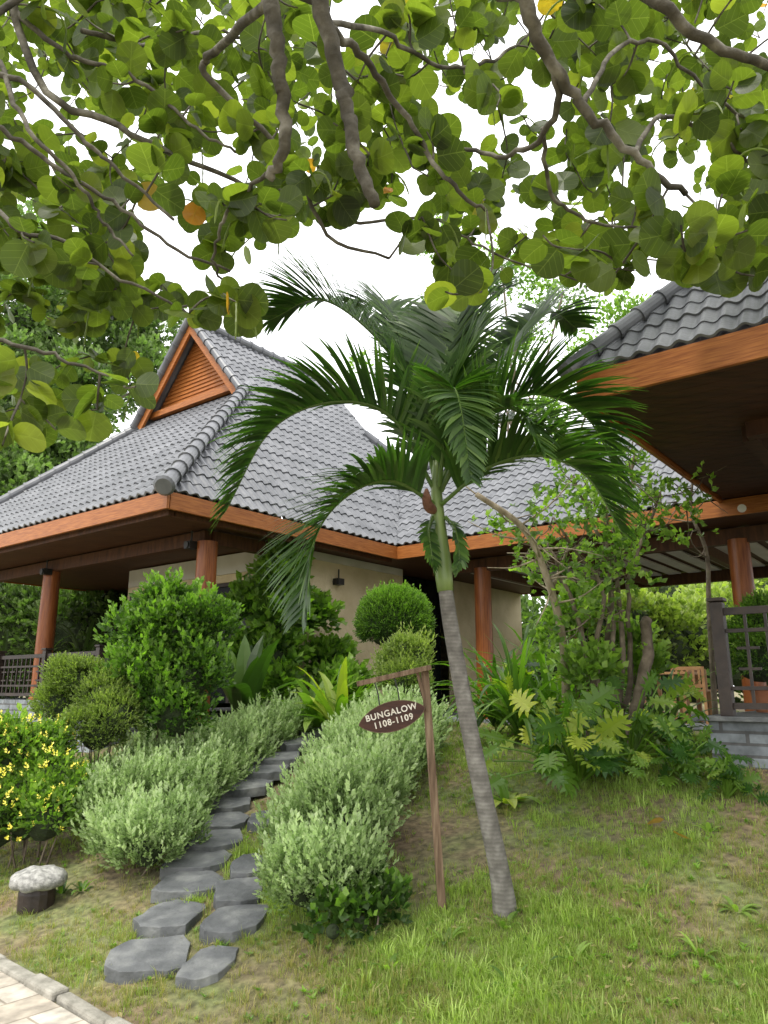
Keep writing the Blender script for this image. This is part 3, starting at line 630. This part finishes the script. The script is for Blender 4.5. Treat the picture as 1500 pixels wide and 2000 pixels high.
# ---------------------------------------------------------------- sea grape tree overhead
tree=empty('sea_grape_tree',(2.6,-1.8,0),'spreading sea grape tree with large round leaves over the path','tree')
mb=MB(); skel=[]
def limb(pts,r0,r1,n=30,wob=.006):
    pth=smooth_path(pts,n); pth[1:-1]+=rng.normal(size=(n-2,3))*wob; rr=np.linspace(r0,r1,n)*(1+.03*rng.normal(size=n))*.78; mb.tube(pth,rr,12); skel.append(pth[n//6:]); return pth
tk=[(2.6,-1.8,-.1),(2.5,-1.7,1.2),(2.2,-1.2,2.4)]; limb(tk,.2,.15)
hub=np.array([2.2,-1.2,2.4])
limb([hub,(1.0,0.2,3.7),P(500,-160,2.2),P(530,0,2.3),P(548,150,2.4),P(556,280,2.5),P(525,350,2.6)],.058,.025,50)
limb([hub,(1.1,.4,3.8),P(590,-120,2.2),P(625,0,2.3),P(665,150,2.4),P(692,280,2.45),P(732,400,2.5)],.058,.03,50)
limb([hub,(1.6,.5,3.7),P(985,-120,2.1),P(1022,0,2.2),P(1075,120,2.35),P(1140,210,2.5),P(1235,300,2.6),P(1340,380,2.7)],.052,.016,50)
limb([hub,P(1230,-160,2.1),P(1300,10,2.3),P(1385,80,2.4),P(1500,130,2.5),P(1640,180,2.6)],.036,.02)
limb([P(500,-160,2.2),P(100,-50,2.8),P(30,20,2.9),P(100,190,3.0),P(220,240,3.1),P(330,300,3.2),P(450,350,3.3),P(540,400,3.4)],.032,.012)
limb([P(100,-50,2.8),P(-80,100,2.7),P(60,170,2.7),P(160,270,2.75),P(230,330,2.8),P(340,430,2.9)],.02,.008)
limb([P(530,0,2.3),P(420,100,2.8),P(400,140,2.9),P(480,220,3.0),P(575,330,3.1),P(640,460,3.3),P(760,505,3.4)],.026,.009)
limb([P(640,60,2.35),P(700,100,2.5),P(765,190,2.7),P(830,290,2.8),P(890,370,2.85),P(950,412,2.9)],.022,.010)
limb([P(1075,110,2.35),P(1090,200,2.5),P(1050,280,2.7),P(980,305,2.8),P(900,285,2.9),P(860,240,3.0)],.02,.009)
limb([P(620,430,3.3),P(720,435,3.4),P(850,430,3.5),P(930,480,3.6),P(1060,530,3.7),P(1190,560,3.8)],.012,.006)
limb([P(-80,100,2.7),P(-120,400,2.7),P(-60,620,2.7),P(60,680,2.7),P(150,710,2.75),P(240,745,2.8)],.018,.006)
limb([P(-60,300,2.8),P(20,440,2.8),P(120,470,2.9),P(200,520,2.9),P(330,590,3.0),P(380,600,3.1)],.015,.006)
limb([P(-120,200,2.8),P(0,250,2.9),P(110,330,3.0),P(230,400,3.1),P(330,480,3.2),P(450,530,3.3)],.018,.008)
limb([P(625,40,2.35),P(760,70,2.7),P(860,130,3.0),P(960,120,3.2),P(1040,60,3.4)],.016,.009)
limb([P(1235,300,2.6),P(1290,230,2.8),P(1390,260,2.9),P(1480,330,3.0),P(1560,420,3.1)],.015,.008)
limb([P(1140,210,2.5),P(1200,100,2.7),P(1290,90,2.8),P(1420,210,2.9),P(1500,260,3.0)],.015,.008)
limb([P(1060,250,2.7),P(1080,380,3.0),P(1150,430,3.1),P(1260,450,3.2),P(1380,480,3.3)],.013,.007)
limb([P(520,340,2.6),P(440,420,2.9),P(420,520,3.1),P(470,580,3.2)],.012,.006)
limb([P(160,60,2.9),P(300,90,3.2),P(420,60,3.5),P(520,100,3.7)],.016,.01)
limb([P(30,20,2.9),P(140,110,2.95),P(260,150,3.0),P(380,250,3.1),P(470,300,3.2)],.018,.008)
limb([P(0,120,2.7),P(60,260,2.7),P(150,350,2.8),P(200,430,2.9),P(260,500,2.95)],.015,.007)
SK=np.vstack(skel)
xb=[-250,0,150,260,300,350,480,520,600,700,790,830,880,970,1010,1100,1210,1300,1400,1500,1700]
yb=[900,880,850,790,620,630,620,500,455,470,470,560,590,580,520,560,570,540,560,600,640]
cl=[];tries=0
while len(cl)<960 and tries<16000:
    tries+=1; px=random.uniform(-200,1680); py=random.uniform(-200,900); b=np.interp(px,xb,yb)
    if py>b-25: continue
    if px<330 and py>600 and random.random()>.36: continue
    g=math.sin(px/95+1)*math.sin(py/80+2+px/300)+.5*math.sin(px/41)*math.sin(py/37)
    if g<-.75 and random.random()<.9: continue
    if 260<px<520 and 430<py<600 and random.random()<.55: continue
    if 480<px<1000 and 400<py and random.random()<.45: continue
    near=random.random()
    Yd=random.uniform(2.7,3.4) if near<.14 else (random.uniform(3.4,4.8) if near<.45 else random.uniform(4.6,7.0))
    if py>430: Yd=min(Yd,4.6)
    cl.append(P(px,py,Yd))
for q in((110,840,2.9),(190,800,2.9),(265,755,2.7),(370,610,2.9),(475,610,3.2),(870,570,2.7),(940,570,2.9),(1060,460,2.6),(1330,480,2.6),(1180,560,3.0),(5,870,2.7),(560,430,2.8),(40,780,2.8),(1390,490,2.7),(1460,450,2.6),(1480,540,2.8),(1330,440,2.5),(1420,520,2.9),(1360,520,3.0),(1300,500,3.1)): cl.append(P(*q))
def T_round():
    nr=16;V=[[0,.5,0.0]]
    for k in range(nr):
        t=-math.pi/2+2*math.pi*k/nr; rr=.5*(1+.025*math.sin(3*t+1))
        if k==0: rr=.43
        x=rr*1.08*math.cos(t); y=.5+rr*math.sin(t); V.append([x,y,.10*abs(x)-.08*(y-.5)**2-.03])
    V=np.array(V); Fc=[(0,1+k,1+(k+1)%nr) for k in range(nr)]; return V,Fc,V[:,:2].copy(),np.zeros(17)
TR=[T_round()]
v,f,u,r=TR[0]; v2=v.copy(); v2[:,2]+=.04*np.sin(v[:,0]*7+1)*np.cos(v[:,1]*6); TR.append((v2,f,u,r)); v3=v.copy(); v3[:,2]-=.2*(v[:,0])**2-.03; v3[:,0]*=.96; TR.append((v3,f,u,r))
lp=[];ldr=[];lnn=[];lsz=[];lrn=[]; spikes=MB()
cl=np.array(cl); dist=np.array([np.linalg.norm(SK-c,axis=1).min() for c in cl]); nodes=list(SK)
for c in cl[np.argsort(dist)]:
    NA=np.array(nodes); dd_=np.linalg.norm(NA-c,axis=1); dd_[dd_<.12]=9; j=np.argmin(dd_); a=NA[j]; dv=c-a; L=np.linalg.norm(dv)
    mid=(a+c)/2+rdir(1)[0]*L*.14-Zv*.04*L; tw=smooth_path([a,mid,c],8); mb.tube(tw,np.linspace(.0055+.002*min(L,1.5),.0038,8),5,cap=False)
    nodes+= [tw[3],tw[5],tw[7]]
    dd=nz(dv); nl=random.randint(4,7)
    side=nz(np.cross(dd,Zv)+1e-3)
    for k in range(nl):
        t=k/nl; p=c-dd*(min(.30,L*.8)*(1-t)); sg=1 if k%2 else -1
        d=nz(dd*.5+side*sg*random.uniform(.5,1.1)+rng.normal(size=3)*.35+Zv*random.uniform(-.5,.25))
        lp.append(p+d*.02); ldr.append(d); lnn.append(nz(np.array([0,.62,.6])+rng.normal(size=3)*.45)); lsz.append(random.uniform(.09,.16)); lrn.append(np.clip(random.gauss(.45,.25),0,.94) if random.random()>.01 else random.uniform(.965,1))
    if random.random()<.25:
        q=[c+Zv*0]; dq=nz(dd*.6+rng.normal(size=3)*.2)
        for k in range(8): q.append(q[-1]+dq*.026); dq=nz(dq-Zv*.35)
        spikes.tube(q,[.004,.006,.004,.006,.004,.006,.004,.005,.002],5)
mb.obj('trunk',[M_gbark],tree,smooth=True)
lp=np.array(lp);R=frames(np.array(ldr),np.array(lnn));lsz=np.array(lsz);lrn=np.array(lrn); g=rng.integers(0,3,len(lp))
build('crown',[ck_scatter(TR[k],lp[g==k],R[g==k],lsz[g==k],lrn[g==k]) for k in range(3)]+[ck_mb(spikes,.85)],[L_grape],tree)
for (a,b) in ((1265,1622),(1342,1650)):
    p=hit(a,b)+Zv*.05; w=ck_scatter(TR[1],p[None],frames(np.array([[random.uniform(-1,1),random.uniform(-1,1),.1]]),np.array([[.1,-.3,1.]])),np.array([.11]),np.array([.985]))
    build('fallen_leaf',[w],[L_grape],None,label='dry orange brown round leaf lying on the grass',cat='leaf',group='fallen leaves on the grass')
# ---------------------------------------------------------------- hedges & shrubs
SP_s=[T_sprig(12,1,.27,.12,.9) for _ in range(6)]
SP_g=[T_sprig(7,1,.5,.27,1.0,T_leaf) for _ in range(5)]
SP_r=[T_sprig(6,1,.55,.34,1.1,T_diamond) for _ in range(5)]
SP_b=[T_sprig(5,1,.62,.42,1.2,T_leaf) for _ in range(5)]
def gb(px,py,r,dz=.75,sq=1.):
    p=hit(px,py); return (p[0],p[1],p[2]+r*dz,r,r,r*sq)
def at(px,Y,r,dz=.6):
    a,_=brg(px,1380); return (a*Y,Y,float(gz(a*Y,Y))+r*dz,r)
def stems(blobs,r=.01,n=10):
    m=MB()
    for _ in range(n):
        b=np.array(random.choice(blobs)[:3]); g=np.array([b[0]+random.uniform(-.08,.08),b[1]+random.uniform(-.08,.08),float(gz(b[0],b[1]))-.03]); e_=b+rdir(1)[0]*.15
        m.tube(smooth_path([g,(g+e_)/2+rdir(1)[0]*.05,e_],6),np.linspace(r,r*.4,6),5)
    return ck_mb(m,.3,2)
def shrub(name,blobs,n,tm,size,mat,label,cat,base_rnd=.25,coref=.6,inner=.68,bs=5.,bamp=.14,up=.4,extra=None,loose=0,shoots=0,**kw):
    b0=blobs
    if loose: blobs=cloud(blobs,loose)
    ch=fol(blobs,n,tm,size,up=up,inner=inner,bs=bs,bamp=bamp,base_rnd=base_rnd)
    if shoots: ch+=fol(b0,shoots,tm,size*1.6,up=1.3,inner=.97,bs=bs,bamp=.1,base_rnd=base_rnd+.15,bottom=-.1)
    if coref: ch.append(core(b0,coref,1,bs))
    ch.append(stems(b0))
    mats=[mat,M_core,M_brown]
    if extra: ch+=extra; mats.append(L_yel)
    return build(name,ch,mats,None,label=label,cat=cat,**kw)
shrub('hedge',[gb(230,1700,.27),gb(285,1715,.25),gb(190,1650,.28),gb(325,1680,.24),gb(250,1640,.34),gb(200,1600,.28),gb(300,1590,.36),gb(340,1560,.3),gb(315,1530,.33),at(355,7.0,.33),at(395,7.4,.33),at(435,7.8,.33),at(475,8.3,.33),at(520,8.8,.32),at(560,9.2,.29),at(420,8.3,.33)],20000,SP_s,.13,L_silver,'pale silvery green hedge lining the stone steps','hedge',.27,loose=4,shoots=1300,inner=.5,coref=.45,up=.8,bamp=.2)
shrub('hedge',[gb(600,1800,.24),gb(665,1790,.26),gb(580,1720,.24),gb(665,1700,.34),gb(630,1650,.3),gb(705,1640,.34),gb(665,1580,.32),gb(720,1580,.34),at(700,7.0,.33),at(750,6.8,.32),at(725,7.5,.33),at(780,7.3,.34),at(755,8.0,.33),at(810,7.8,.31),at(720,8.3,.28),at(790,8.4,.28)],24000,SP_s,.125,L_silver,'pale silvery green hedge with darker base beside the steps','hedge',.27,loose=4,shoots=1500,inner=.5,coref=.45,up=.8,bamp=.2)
shrub('shrub',[gb(650,1845,.13,.5),gb(705,1830,.14,.5),gb(740,1795,.14,.5)],200,SP_b,.12,L_green,'low dark green leafy weeds at the foot of the silvery hedge','shrub',.2,loose=3,coref=.3)
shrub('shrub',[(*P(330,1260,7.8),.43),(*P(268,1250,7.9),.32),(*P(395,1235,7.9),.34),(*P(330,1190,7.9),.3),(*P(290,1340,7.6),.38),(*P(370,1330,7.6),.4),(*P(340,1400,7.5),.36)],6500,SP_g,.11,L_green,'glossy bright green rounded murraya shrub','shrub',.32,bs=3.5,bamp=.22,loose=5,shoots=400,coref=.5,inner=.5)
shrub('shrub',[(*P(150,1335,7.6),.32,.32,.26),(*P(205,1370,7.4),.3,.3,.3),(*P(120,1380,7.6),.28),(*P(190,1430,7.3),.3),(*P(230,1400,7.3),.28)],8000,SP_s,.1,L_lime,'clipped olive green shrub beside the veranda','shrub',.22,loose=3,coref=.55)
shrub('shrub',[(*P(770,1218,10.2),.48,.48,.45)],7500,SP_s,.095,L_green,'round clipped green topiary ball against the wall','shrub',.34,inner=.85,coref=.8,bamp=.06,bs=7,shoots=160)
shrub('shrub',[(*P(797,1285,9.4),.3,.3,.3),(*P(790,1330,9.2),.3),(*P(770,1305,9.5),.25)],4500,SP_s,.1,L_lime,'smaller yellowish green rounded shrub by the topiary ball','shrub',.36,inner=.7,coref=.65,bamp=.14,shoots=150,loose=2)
bl=[(*P(60,1490,7.0),.38),(*P(0,1500,6.9),.42),(*P(100,1540,6.8),.3),(*P(-80,1500,6.8),.5),(*P(40,1580,6.7),.36),(*P(-20,1600,6.6),.36),(*P(90,1595,6.6),.26)]
spike=T_merge([(v@(rot((0,1,0),k*1.9)@rot((1,0,0),1.0-.06*k)).T*random.uniform(.25,.45)+np.array([random.uniform(-.06,.06),k*.13,0]),f,u,r) for k in range(7) for v,f,u,r in [T_diamond(1,.7)]])
ex_=fol(bl,600,[spike],.062,up=1.0,inner=1.02,mi=3,base_rnd=.5)
shrub('shrub',bl,4800,SP_g,.11,L_light,'leafy shrub covered in small yellow flower spikes','flowering shrub',.25,extra=ex_,loose=3,shoots=80,coref=.7)
shrub('climbing_vine',[(*HP(2.4,.5,z),.28+.06*math.sin(z*3),.34,.36) for z in(1.5,2.0,2.5,3.0,3.35)]+[(*HP(2.3,1.0,1.9),.3,.3,.5),(*HP(2.3,1.0,2.7),.25,.3,.45),(*HP(3.3,.5,1.9),.4,.26,.4),(*HP(2.9,.48,2.6),.3,.2,.4),(*HP(3.8,.45,1.5),.36,.28,.3),(*HP(3.1,.1,1.5),.4,.35,.4)],2300,SP_b,.24,L_green,'broad leaved green vine climbing the stucco wall','climbing plant',.5,coref=.35,bamp=.3,loose=4,inner=.4)
pp=QP(2.5,-.6,1.38); e=empty('potted_shrub',pp,'small round leafed shrub in a terracotta pot on the terrace','potted plant'); mb=MB(); mb.tube([pp+Zv*z for z in(0,.02,.2,.205,.24)],[.09,.1,.13,.15,.15],18); mb.obj('pot',[M_terra],e)
bl=[(pp[0],pp[1],pp[2]+.5,.36),(pp[0]+.03,pp[1],pp[2]+.75,.28)]
build('foliage',fol(cloud(bl,3),3800,SP_s,.11,inner=.7,base_rnd=.4)+[core(bl,.6,1)],[L_green,M_core],e)
def rosette(name,base,n,L,W,el,mat,label,cat,rb=.5,droop=.12,**kw):
    m=MB(); rn=[]
    for i in range(n):
        az=i*2.4+random.uniform(-.3,.3); e_=random.uniform(*el); d=np.array([math.cos(az)*math.cos(e_),math.sin(az)*math.cos(e_),math.sin(e_)])
        q=np.array(base)+np.array([math.cos(az),math.sin(az),0])*.02; ln=L*random.uniform(.7,1.1); sd=nz(np.cross(d,Zv)); V=[];ns_=8
        for j in range(ns_+1):
            t=j/ns_; w=W/2*max(.04,math.sin(math.pi*min(1,.12+t*.88))**.7)
            up_=np.cross(sd,d); V+=[q-sd*w+up_*w*.25,q,q+sd*w+up_*w*.25]; q=q+d*ln/ns_; d=nz(d-Zv*droop*(1+t)+rng.normal(size=3)*.02)
        m.add(V,[(3*j+a,3*j+a+1,3*j+a+4,3*j+a+3) for j in range(ns_) for a in(0,1)]); rn.append(np.full(27,np.clip(rb+random.gauss(0,.2),0,1)))
    c=list(ck_mb(m,.5)); c[3]=np.concatenate(rn); return build(name,[tuple(c)],[mat],None,label=label,cat=cat,**kw)
def onG(px,py,Y):
    a,_=brg(px,py); return np.array([a*Y,Y,float(gz(a*Y,Y))])
rosette('birds_nest_fern',onG(665,1360,8.9)+Zv*.1,24,.9,.13,(.7,1.4),L_phil,'yellow green birds nest fern with upright fronds','fern',.5)
rosette('birds_nest_fern',onG(620,1350,9.4)+Zv*.1,24,1.05,.13,(.5,1.4),L_light,'green fern with long arching fronds beside the wall','fern',.5)
rosette('broad_leaved_plant',onG(480,1330,9.3)+Zv*.3,16,1.2,.24,(.9,1.45),L_green,'dark broad leaved plant beside the veranda corner','plant',.25)
rosette('spider_lily',onG(720,1360,9.0),20,.7,.08,(.4,1.2),L_green,'green strap leaved lily clump','plant',.5)
for q in((1010,1340,8.0),(965,1330,8.8),(1080,1330,8.2),(1060,1300,9),(1120,1320,8.8)):
    rosette('spider_lily',onG(*q)+Zv*.1,46,1.3,.06,(.6,1.5),L_green,'arching green strap leaved lily clump','plant',.6,droop=.19,group='strap leaved lily clumps')
rosette('spider_lily',onG(1290,1340,7.4),36,.9,.045,(.5,1.4),L_dark,'dark narrow leaved clump by the tree trunks','plant',.4,droop=.16)
for q in((20,1180,14),(90,1200,14.5),(170,1190,15)): rosette('fan_palm',onG(*q)+Zv*.9,40,1.3,.08,(-.1,1.4),L_dark,'dark green palm clump behind the veranda','palm',.3,droop=.2,group='dark palm clumps')
def T_lobed():
    V=[[0,0,0],[0,.2,0],[0,.45,.0],[0,.7,0],[0,.92,-.02]];Fc=[]
    def add(*ps):
        i=len(V); V.extend([list(p) for p in ps]); Fc.append(tuple(range(i,i+len(ps))))
    lob=[(.06,.26,-35,.34),(.18,.4,-5,.44),(.34,.54,18,.46),(.5,.68,38,.42),(.66,.82,55,.34)]
    for y0,y1,an,L in lob:
        for sg in(-1,1):
            ym=(y0+y1)/2; A=math.radians(an); dx,dy=sg*math.cos(A)*L,math.sin(A)*L; wx,wy=-sg*math.sin(A)*.05,math.cos(A)*.05
            add((0,y0,0),(dx*.55-wx*1.3,ym+dy*.55-wy*1.6,.045),(dx*.85-wx,ym+dy*.85-wy,.02),(dx,ym+dy,-.05),(dx*.8+wx,ym+dy*.8+wy,.02),(dx*.5+wx*1.3,ym+dy*.5+wy*1.6,.045),(0,y1,0))
    add((0,.74,0),(-.06,.86,.01),(0,1.08,-.05),(.06,.86,.01))
    V=np.array(V); return V,Fc,V[:,:2],np.zeros(len(V))
TL=T_lobed()
def philo(base,n,rad,label,size=.4,rb=.45):
    m=MB(); ps=[];ds=[];ns_=[];ss=[];rn=[]
    for i in range(n):
        az=random.uniform(0,6.28); e_=random.uniform(.1,1.45); d=np.array([math.cos(az)*math.cos(e_),math.sin(az)*math.cos(e_),math.sin(e_)]); L=rad*random.uniform(.4,1.15)
        end=base+d*L; m.tube(smooth_path([base,base+d*L*.5+Zv*.08,end],6),[.012,.01,.009,.008,.007,.006],5)
        h=nz(np.array([d[0],d[1],0])); ps.append(end); ds.append(nz(h*.8+np.array([0,-.2,-.3+.5*(e_>1)])+rng.normal(size=3)*.35)); ns_.append(nz(Zv*.7+h*.4+np.array([0,-.5,0])+rng.normal(size=3)*.45)); ss.append(size*random.uniform(.45,1.15)); rn.append(np.clip(random.gauss(rb,.32),0,1))
    build('philodendron',[ck_scatter(TL,np.array(ps),frames(np.array(ds),np.array(ns_)),np.array(ss),np.array(rn)),ck_mb(m,.5)],[L_phil],None,label=label,cat='plant',group='philodendrons on the bank')
LBL='yellow green philodendron with deeply lobed leaves on the bank'
philo(hit(1130,1535),56,.66,LBL,.31)
philo(hit(1020,1450),26,.6,LBL,.26)
philo(hit(1230,1500),44,.68,LBL,.29,.4)
philo(hit(1090,1430),30,.95,LBL,.3)
philo(hit(1190,1440),32,.95,LBL,.3,.4)
philo(hit(1420,1560),26,.26,'dark green lobed foliage plant at the slate base',.15,.1)
philo(hit(1340,1530),30,.36,'dark green lobed foliage plant at the slate base',.19,.12)
rosette('leafy_sprout',hit(990,1570),9,.35,.1,(.3,1.),L_phil,'small yellow green leafy sprout on the bank','plant',.6)
rosette('leafy_sprout',hit(1015,1440)+Zv*.4,7,.5,.22,(.8,1.4),L_phil,'broad yellow green leaves on upright stalks','plant',.6)
for q in((985,1815),(1370,1870),(870,1845),(1000,1930),(1385,1625),(160,1740),(120,1745),(1250,1740),(1120,1880),(760,1900),(1440,1780)):
    rosette('weed',hit(*q),9,.12,.03,(.3,1.2),L_light if q[0]>200 else L_green,'small leafy weed growing in the lawn','weed',.6,group='weeds in the lawn')
# ---------------------------------------------------------------- slender trees by the terrace
tb=onG(1200,1400,7.2); t1=empty('small_tree',tb,'multi stemmed small tree with sparse bright leaves','tree'); mb=MB()
tips=[]
for q in([(1190,1430),(1185,1250),(1190,1100),(1150,1000),(1120,930)],[(1205,1430),(1215,1250),(1205,1080),(1230,960),(1240,880)],[(1215,1430),(1235,1300),(1225,1150),(1260,1040),(1290,960)],[(1185,1430),(1165,1300),(1175,1150),(1130,1080),(1080,1010)],[(1225,1440),(1258,1310),(1264,1210)],[(1200,1430),(1200,1300),(1195,1180),(1185,1050),(1190,940)],[(1180,1430),(1150,1290),(1120,1180),(1090,1100),(1070,1060)]):
    Yt=7.2+random.uniform(-.15,.15); pth=smooth_path([P(a,b,Yt) for a,b in q],16); pth[0,2]=tb[2]-.1; pth[1:-1]+=rng.normal(size=(14,3))*.012
    w=.034 if len(q)==5 else .065; mb.tube(pth,np.linspace(w,w*.3 if len(q)==5 else w*.8,16),8); tips+=list(pth[6:]) if len(q)==5 else []
nt0=len(tips)
for _ in range(100):
    a=random.choice(tips); b=a+nz(rng.normal(size=3)+Zv*.5)*random.uniform(.2,.5); mb.tube(smooth_path([a,(a+b)/2+rdir(1)[0]*.04,b],5),[.008,.006,.005,.004,.003],5,cap=False); tips.append(b)
mb.obj('trunk',[M_brown],t1,smooth=True)
tp_=np.array(random.choices(tips[nt0:],k=640))+rng.normal(size=(640,3))*.1
build('crown',[ck_scatter(SP_b[k],tp_[k::5],frames(rdir(len(tp_[k::5]))+np.array([0,0,.3]),rdir(len(tp_[k::5]))*.5+np.array([0,-.3,.8])),rng.uniform(.1,.18,len(tp_[k::5])),rng.uniform(.25,.95,len(tp_[k::5]))) for k in range(5)],[L_light],t1)
shrub('shrub',[(*P(1100,1250,7.4),.24),(*P(1130,1190,7.4),.2),(*P(1160,1330,7.2),.28),(*P(1235,1260,7.5),.24),(*P(1270,1330,7.5),.25)],420,SP_b,.17,L_light,'thin leafy bright green saplings by the tree trunks','shrub',.35,coref=0,loose=4,inner=.2)
tb=onG(1100,1330,7.9); t2=empty('bare_tree',tb,'slender pale trunk bending over towards the eave','tree'); mb=MB()
pth=smooth_path([tb-Zv*.1,P(1100,1260,7.2),P(1065,1120,7.0),P(1020,1030,6.9),P(930,965,6.8)],22); mb.tube(pth,np.linspace(.045,.026,22),9)
mb.tube(smooth_path([pth[9],P(1110,1060,7.2),P(1060,1080,7.3),P(990,1080,7.4)],12),np.linspace(.02,.006,12),6)
for s_ in range(14):
    a=pth[random.randint(8,20)]; b=a+nz(rng.normal(size=3)+Zv*.6)*random.uniform(.3,.7); mb.tube(smooth_path([a,(a+b)/2+rdir(1)[0]*.05,b],6),np.linspace(.012,.003,6),5)
mb.obj('trunk',[M_pale],t2,smooth=True)
tb=onG(1385,1300,8.2); t3=empty('bare_tree',tb,'thin dark upright bare stem beside the terrace','tree'); mb=MB()
pth=smooth_path([tb-Zv*.1,P(1385,1200,8.0),P(1380,1080,8.0),P(1350,1000,8.0),P(1355,920,8.0)],20); mb.tube(pth,np.linspace(.032,.012,20),8)
for s_ in range(14):
    a=pth[random.randint(9,19)]; b=a+nz(rng.normal(size=3)+Zv*.5)*random.uniform(.25,.7); mb.tube(smooth_path([a,(a+b)/2+rdir(1)[0]*.05,b],6),np.linspace(.01,.003,6),5)
mb.obj('trunk',[M_brown],t3,smooth=True)
# ---------------------------------------------------------------- background trees
def bigtree(base,blobs,n,tm,size,mat,label,rb=.25,inner=.45,coref=.0,tr=.3,loose=3):
    e=empty('tree',base,label,'tree'); mb=MB(); base=np.array(base,float); cz=np.mean([b[:3] for b in blobs],axis=0)
    mb.tube(smooth_path([base-Zv*.2,base*.5+cz*.5+rdir(1)[0]*.3,cz],14),np.linspace(tr,tr*.4,14),9)
    for b in blobs:
        a=base+(cz-base)*random.uniform(.4,.95); mb.tube(smooth_path([a,(a+np.array(b[:3]))/2+rdir(1)[0]*.3,np.array(b[:3])],8),np.linspace(tr*.35,.03,8),6)
    mb.obj('trunk',[M_brown],e,smooth=True)
    ch=fol(cloud(blobs,loose),n,tm,size,inner=inner,bs=1.6,bamp=.28,base_rnd=rb,bottom=-.9)
    if coref: ch.append(core(blobs,coref,1,1.6))
    build('crown',ch,[mat,M_core],e)
def B(px,py,Y,r): return (*P(px,py,Y),r)
bigtree(onG(120,1300,19),[B(40,900,18,1.8),B(130,780,19,1.9),B(230,720,20,1.6),B(290,660,21,1.3),B(60,640,19,2.0),B(180,620,20,1.8),B(-80,780,18,2.4),B(10,1000,17,1.5),B(-100,1000,17,2),B(120,900,19,1.6),B(0,500,20,2.2)],16000,SP_r,.3,L_dark,'dense dark green tree rising behind the bungalow',.5,inner=.45,coref=.3)
bigtree(onG(1000,1300,19),[B(880,600,18,.9),B(980,520,18,1.1),B(1100,570,18,1.1),B(1150,720,18,1.),B(1010,680,18,.8),B(850,480,19,.8),B(1200,640,17,1.),B(1060,820,17,.7),B(1250,800,17,.8),B(700,720,21,.4)],2300,SP_r,.22,L_light,'light green leafy tree behind the wing roof',.4,inner=.1,tr=.08)
shrub('hedge',[B(px,1250+20*math.sin(px),16+math.sin(px*.7),1.0) for px in range(1180,1640,55)]+[B(px,1180,18,.9) for px in range(1210,1640,90)],6000,SP_r,.26,L_lime,'bright green hedge beyond the open terrace','hedge',.45,bs=2.5,loose=2)
shrub('hedge',[B(px,1230+15*math.sin(px),17,1.25) for px in range(-260,330,70)],4000,SP_r,.3,L_dark,'dark green hedge behind the veranda','hedge',.25,bs=2.5,loose=2)
bl=[(x+random.uniform(-1,1),30+3*math.sin(x*.3),2.2+random.uniform(0,1.2),3.6,3,2.8+random.uniform(0,1.)) for x in np.arange(-45,46,4)]
build('treeline',fol(bl,9000,SP_r,.7,inner=.6,bs=.9,bamp=.25,base_rnd=.25)+[core(bl,.7,1,.9)],[L_dark,M_core],label='distant belt of green trees beyond the gardens',cat='trees',kind='stuff')
# ---------------------------------------------------------------- camera, light
cam=bpy.data.cameras.new('camera'); co=bpy.data.objects.new('camera',cam); col.objects.link(co); co.location=(0,0,EYE); co.rotation_euler=(math.radians(90)+PITCH,0,0)
cam.sensor_fit='VERTICAL'; cam.sensor_height=36; cam.lens=26; cam.clip_end=600; cam.clip_start=.05; scene.camera=co
el,az=math.radians(62),math.radians(215)
sun=bpy.data.lights.new('sun','SUN'); sun.energy=3.2; sun.angle=math.radians(10); sun.color=(1,.96,.87); so=bpy.data.objects.new('sun',sun); col.objects.link(so)
dirv=Vector((math.sin(az)*math.cos(el),math.cos(az)*math.cos(el),math.sin(el))); so.rotation_euler=dirv.to_track_quat('Z','Y').to_euler(); so.location=dirv*30
w=bpy.data.worlds.new('World'); scene.world=w; w.use_nodes=True; nt=w.node_tree; bg=nt.nodes['Background']
sk=N(nt,'ShaderNodeTexSky'); sk.sky_type='NISHITA'; sk.sun_disc=False; sk.sun_elevation=el; sk.sun_rotation=az; sk.air_density=1; sk.dust_density=4
hs=N(nt,'ShaderNodeHueSaturation'); hs.inputs['Saturation'].default_value=.3; nt.links.new(sk.outputs[0],hs.inputs['Color'])
mx=N(nt,'ShaderNodeMix',data_type='RGBA'); mx.inputs[0].default_value=.85; nt.links.new(hs.outputs[0],mx.inputs[6]); mx.inputs[7].default_value=(17,17,17.3,1)
nt.links.new(mx.outputs[2],bg.inputs[0]); bg.inputs[1].default_value=.15
scene.view_settings.view_transform='Standard'; scene.view_settings.look='None'; scene.view_settings.exposure=0
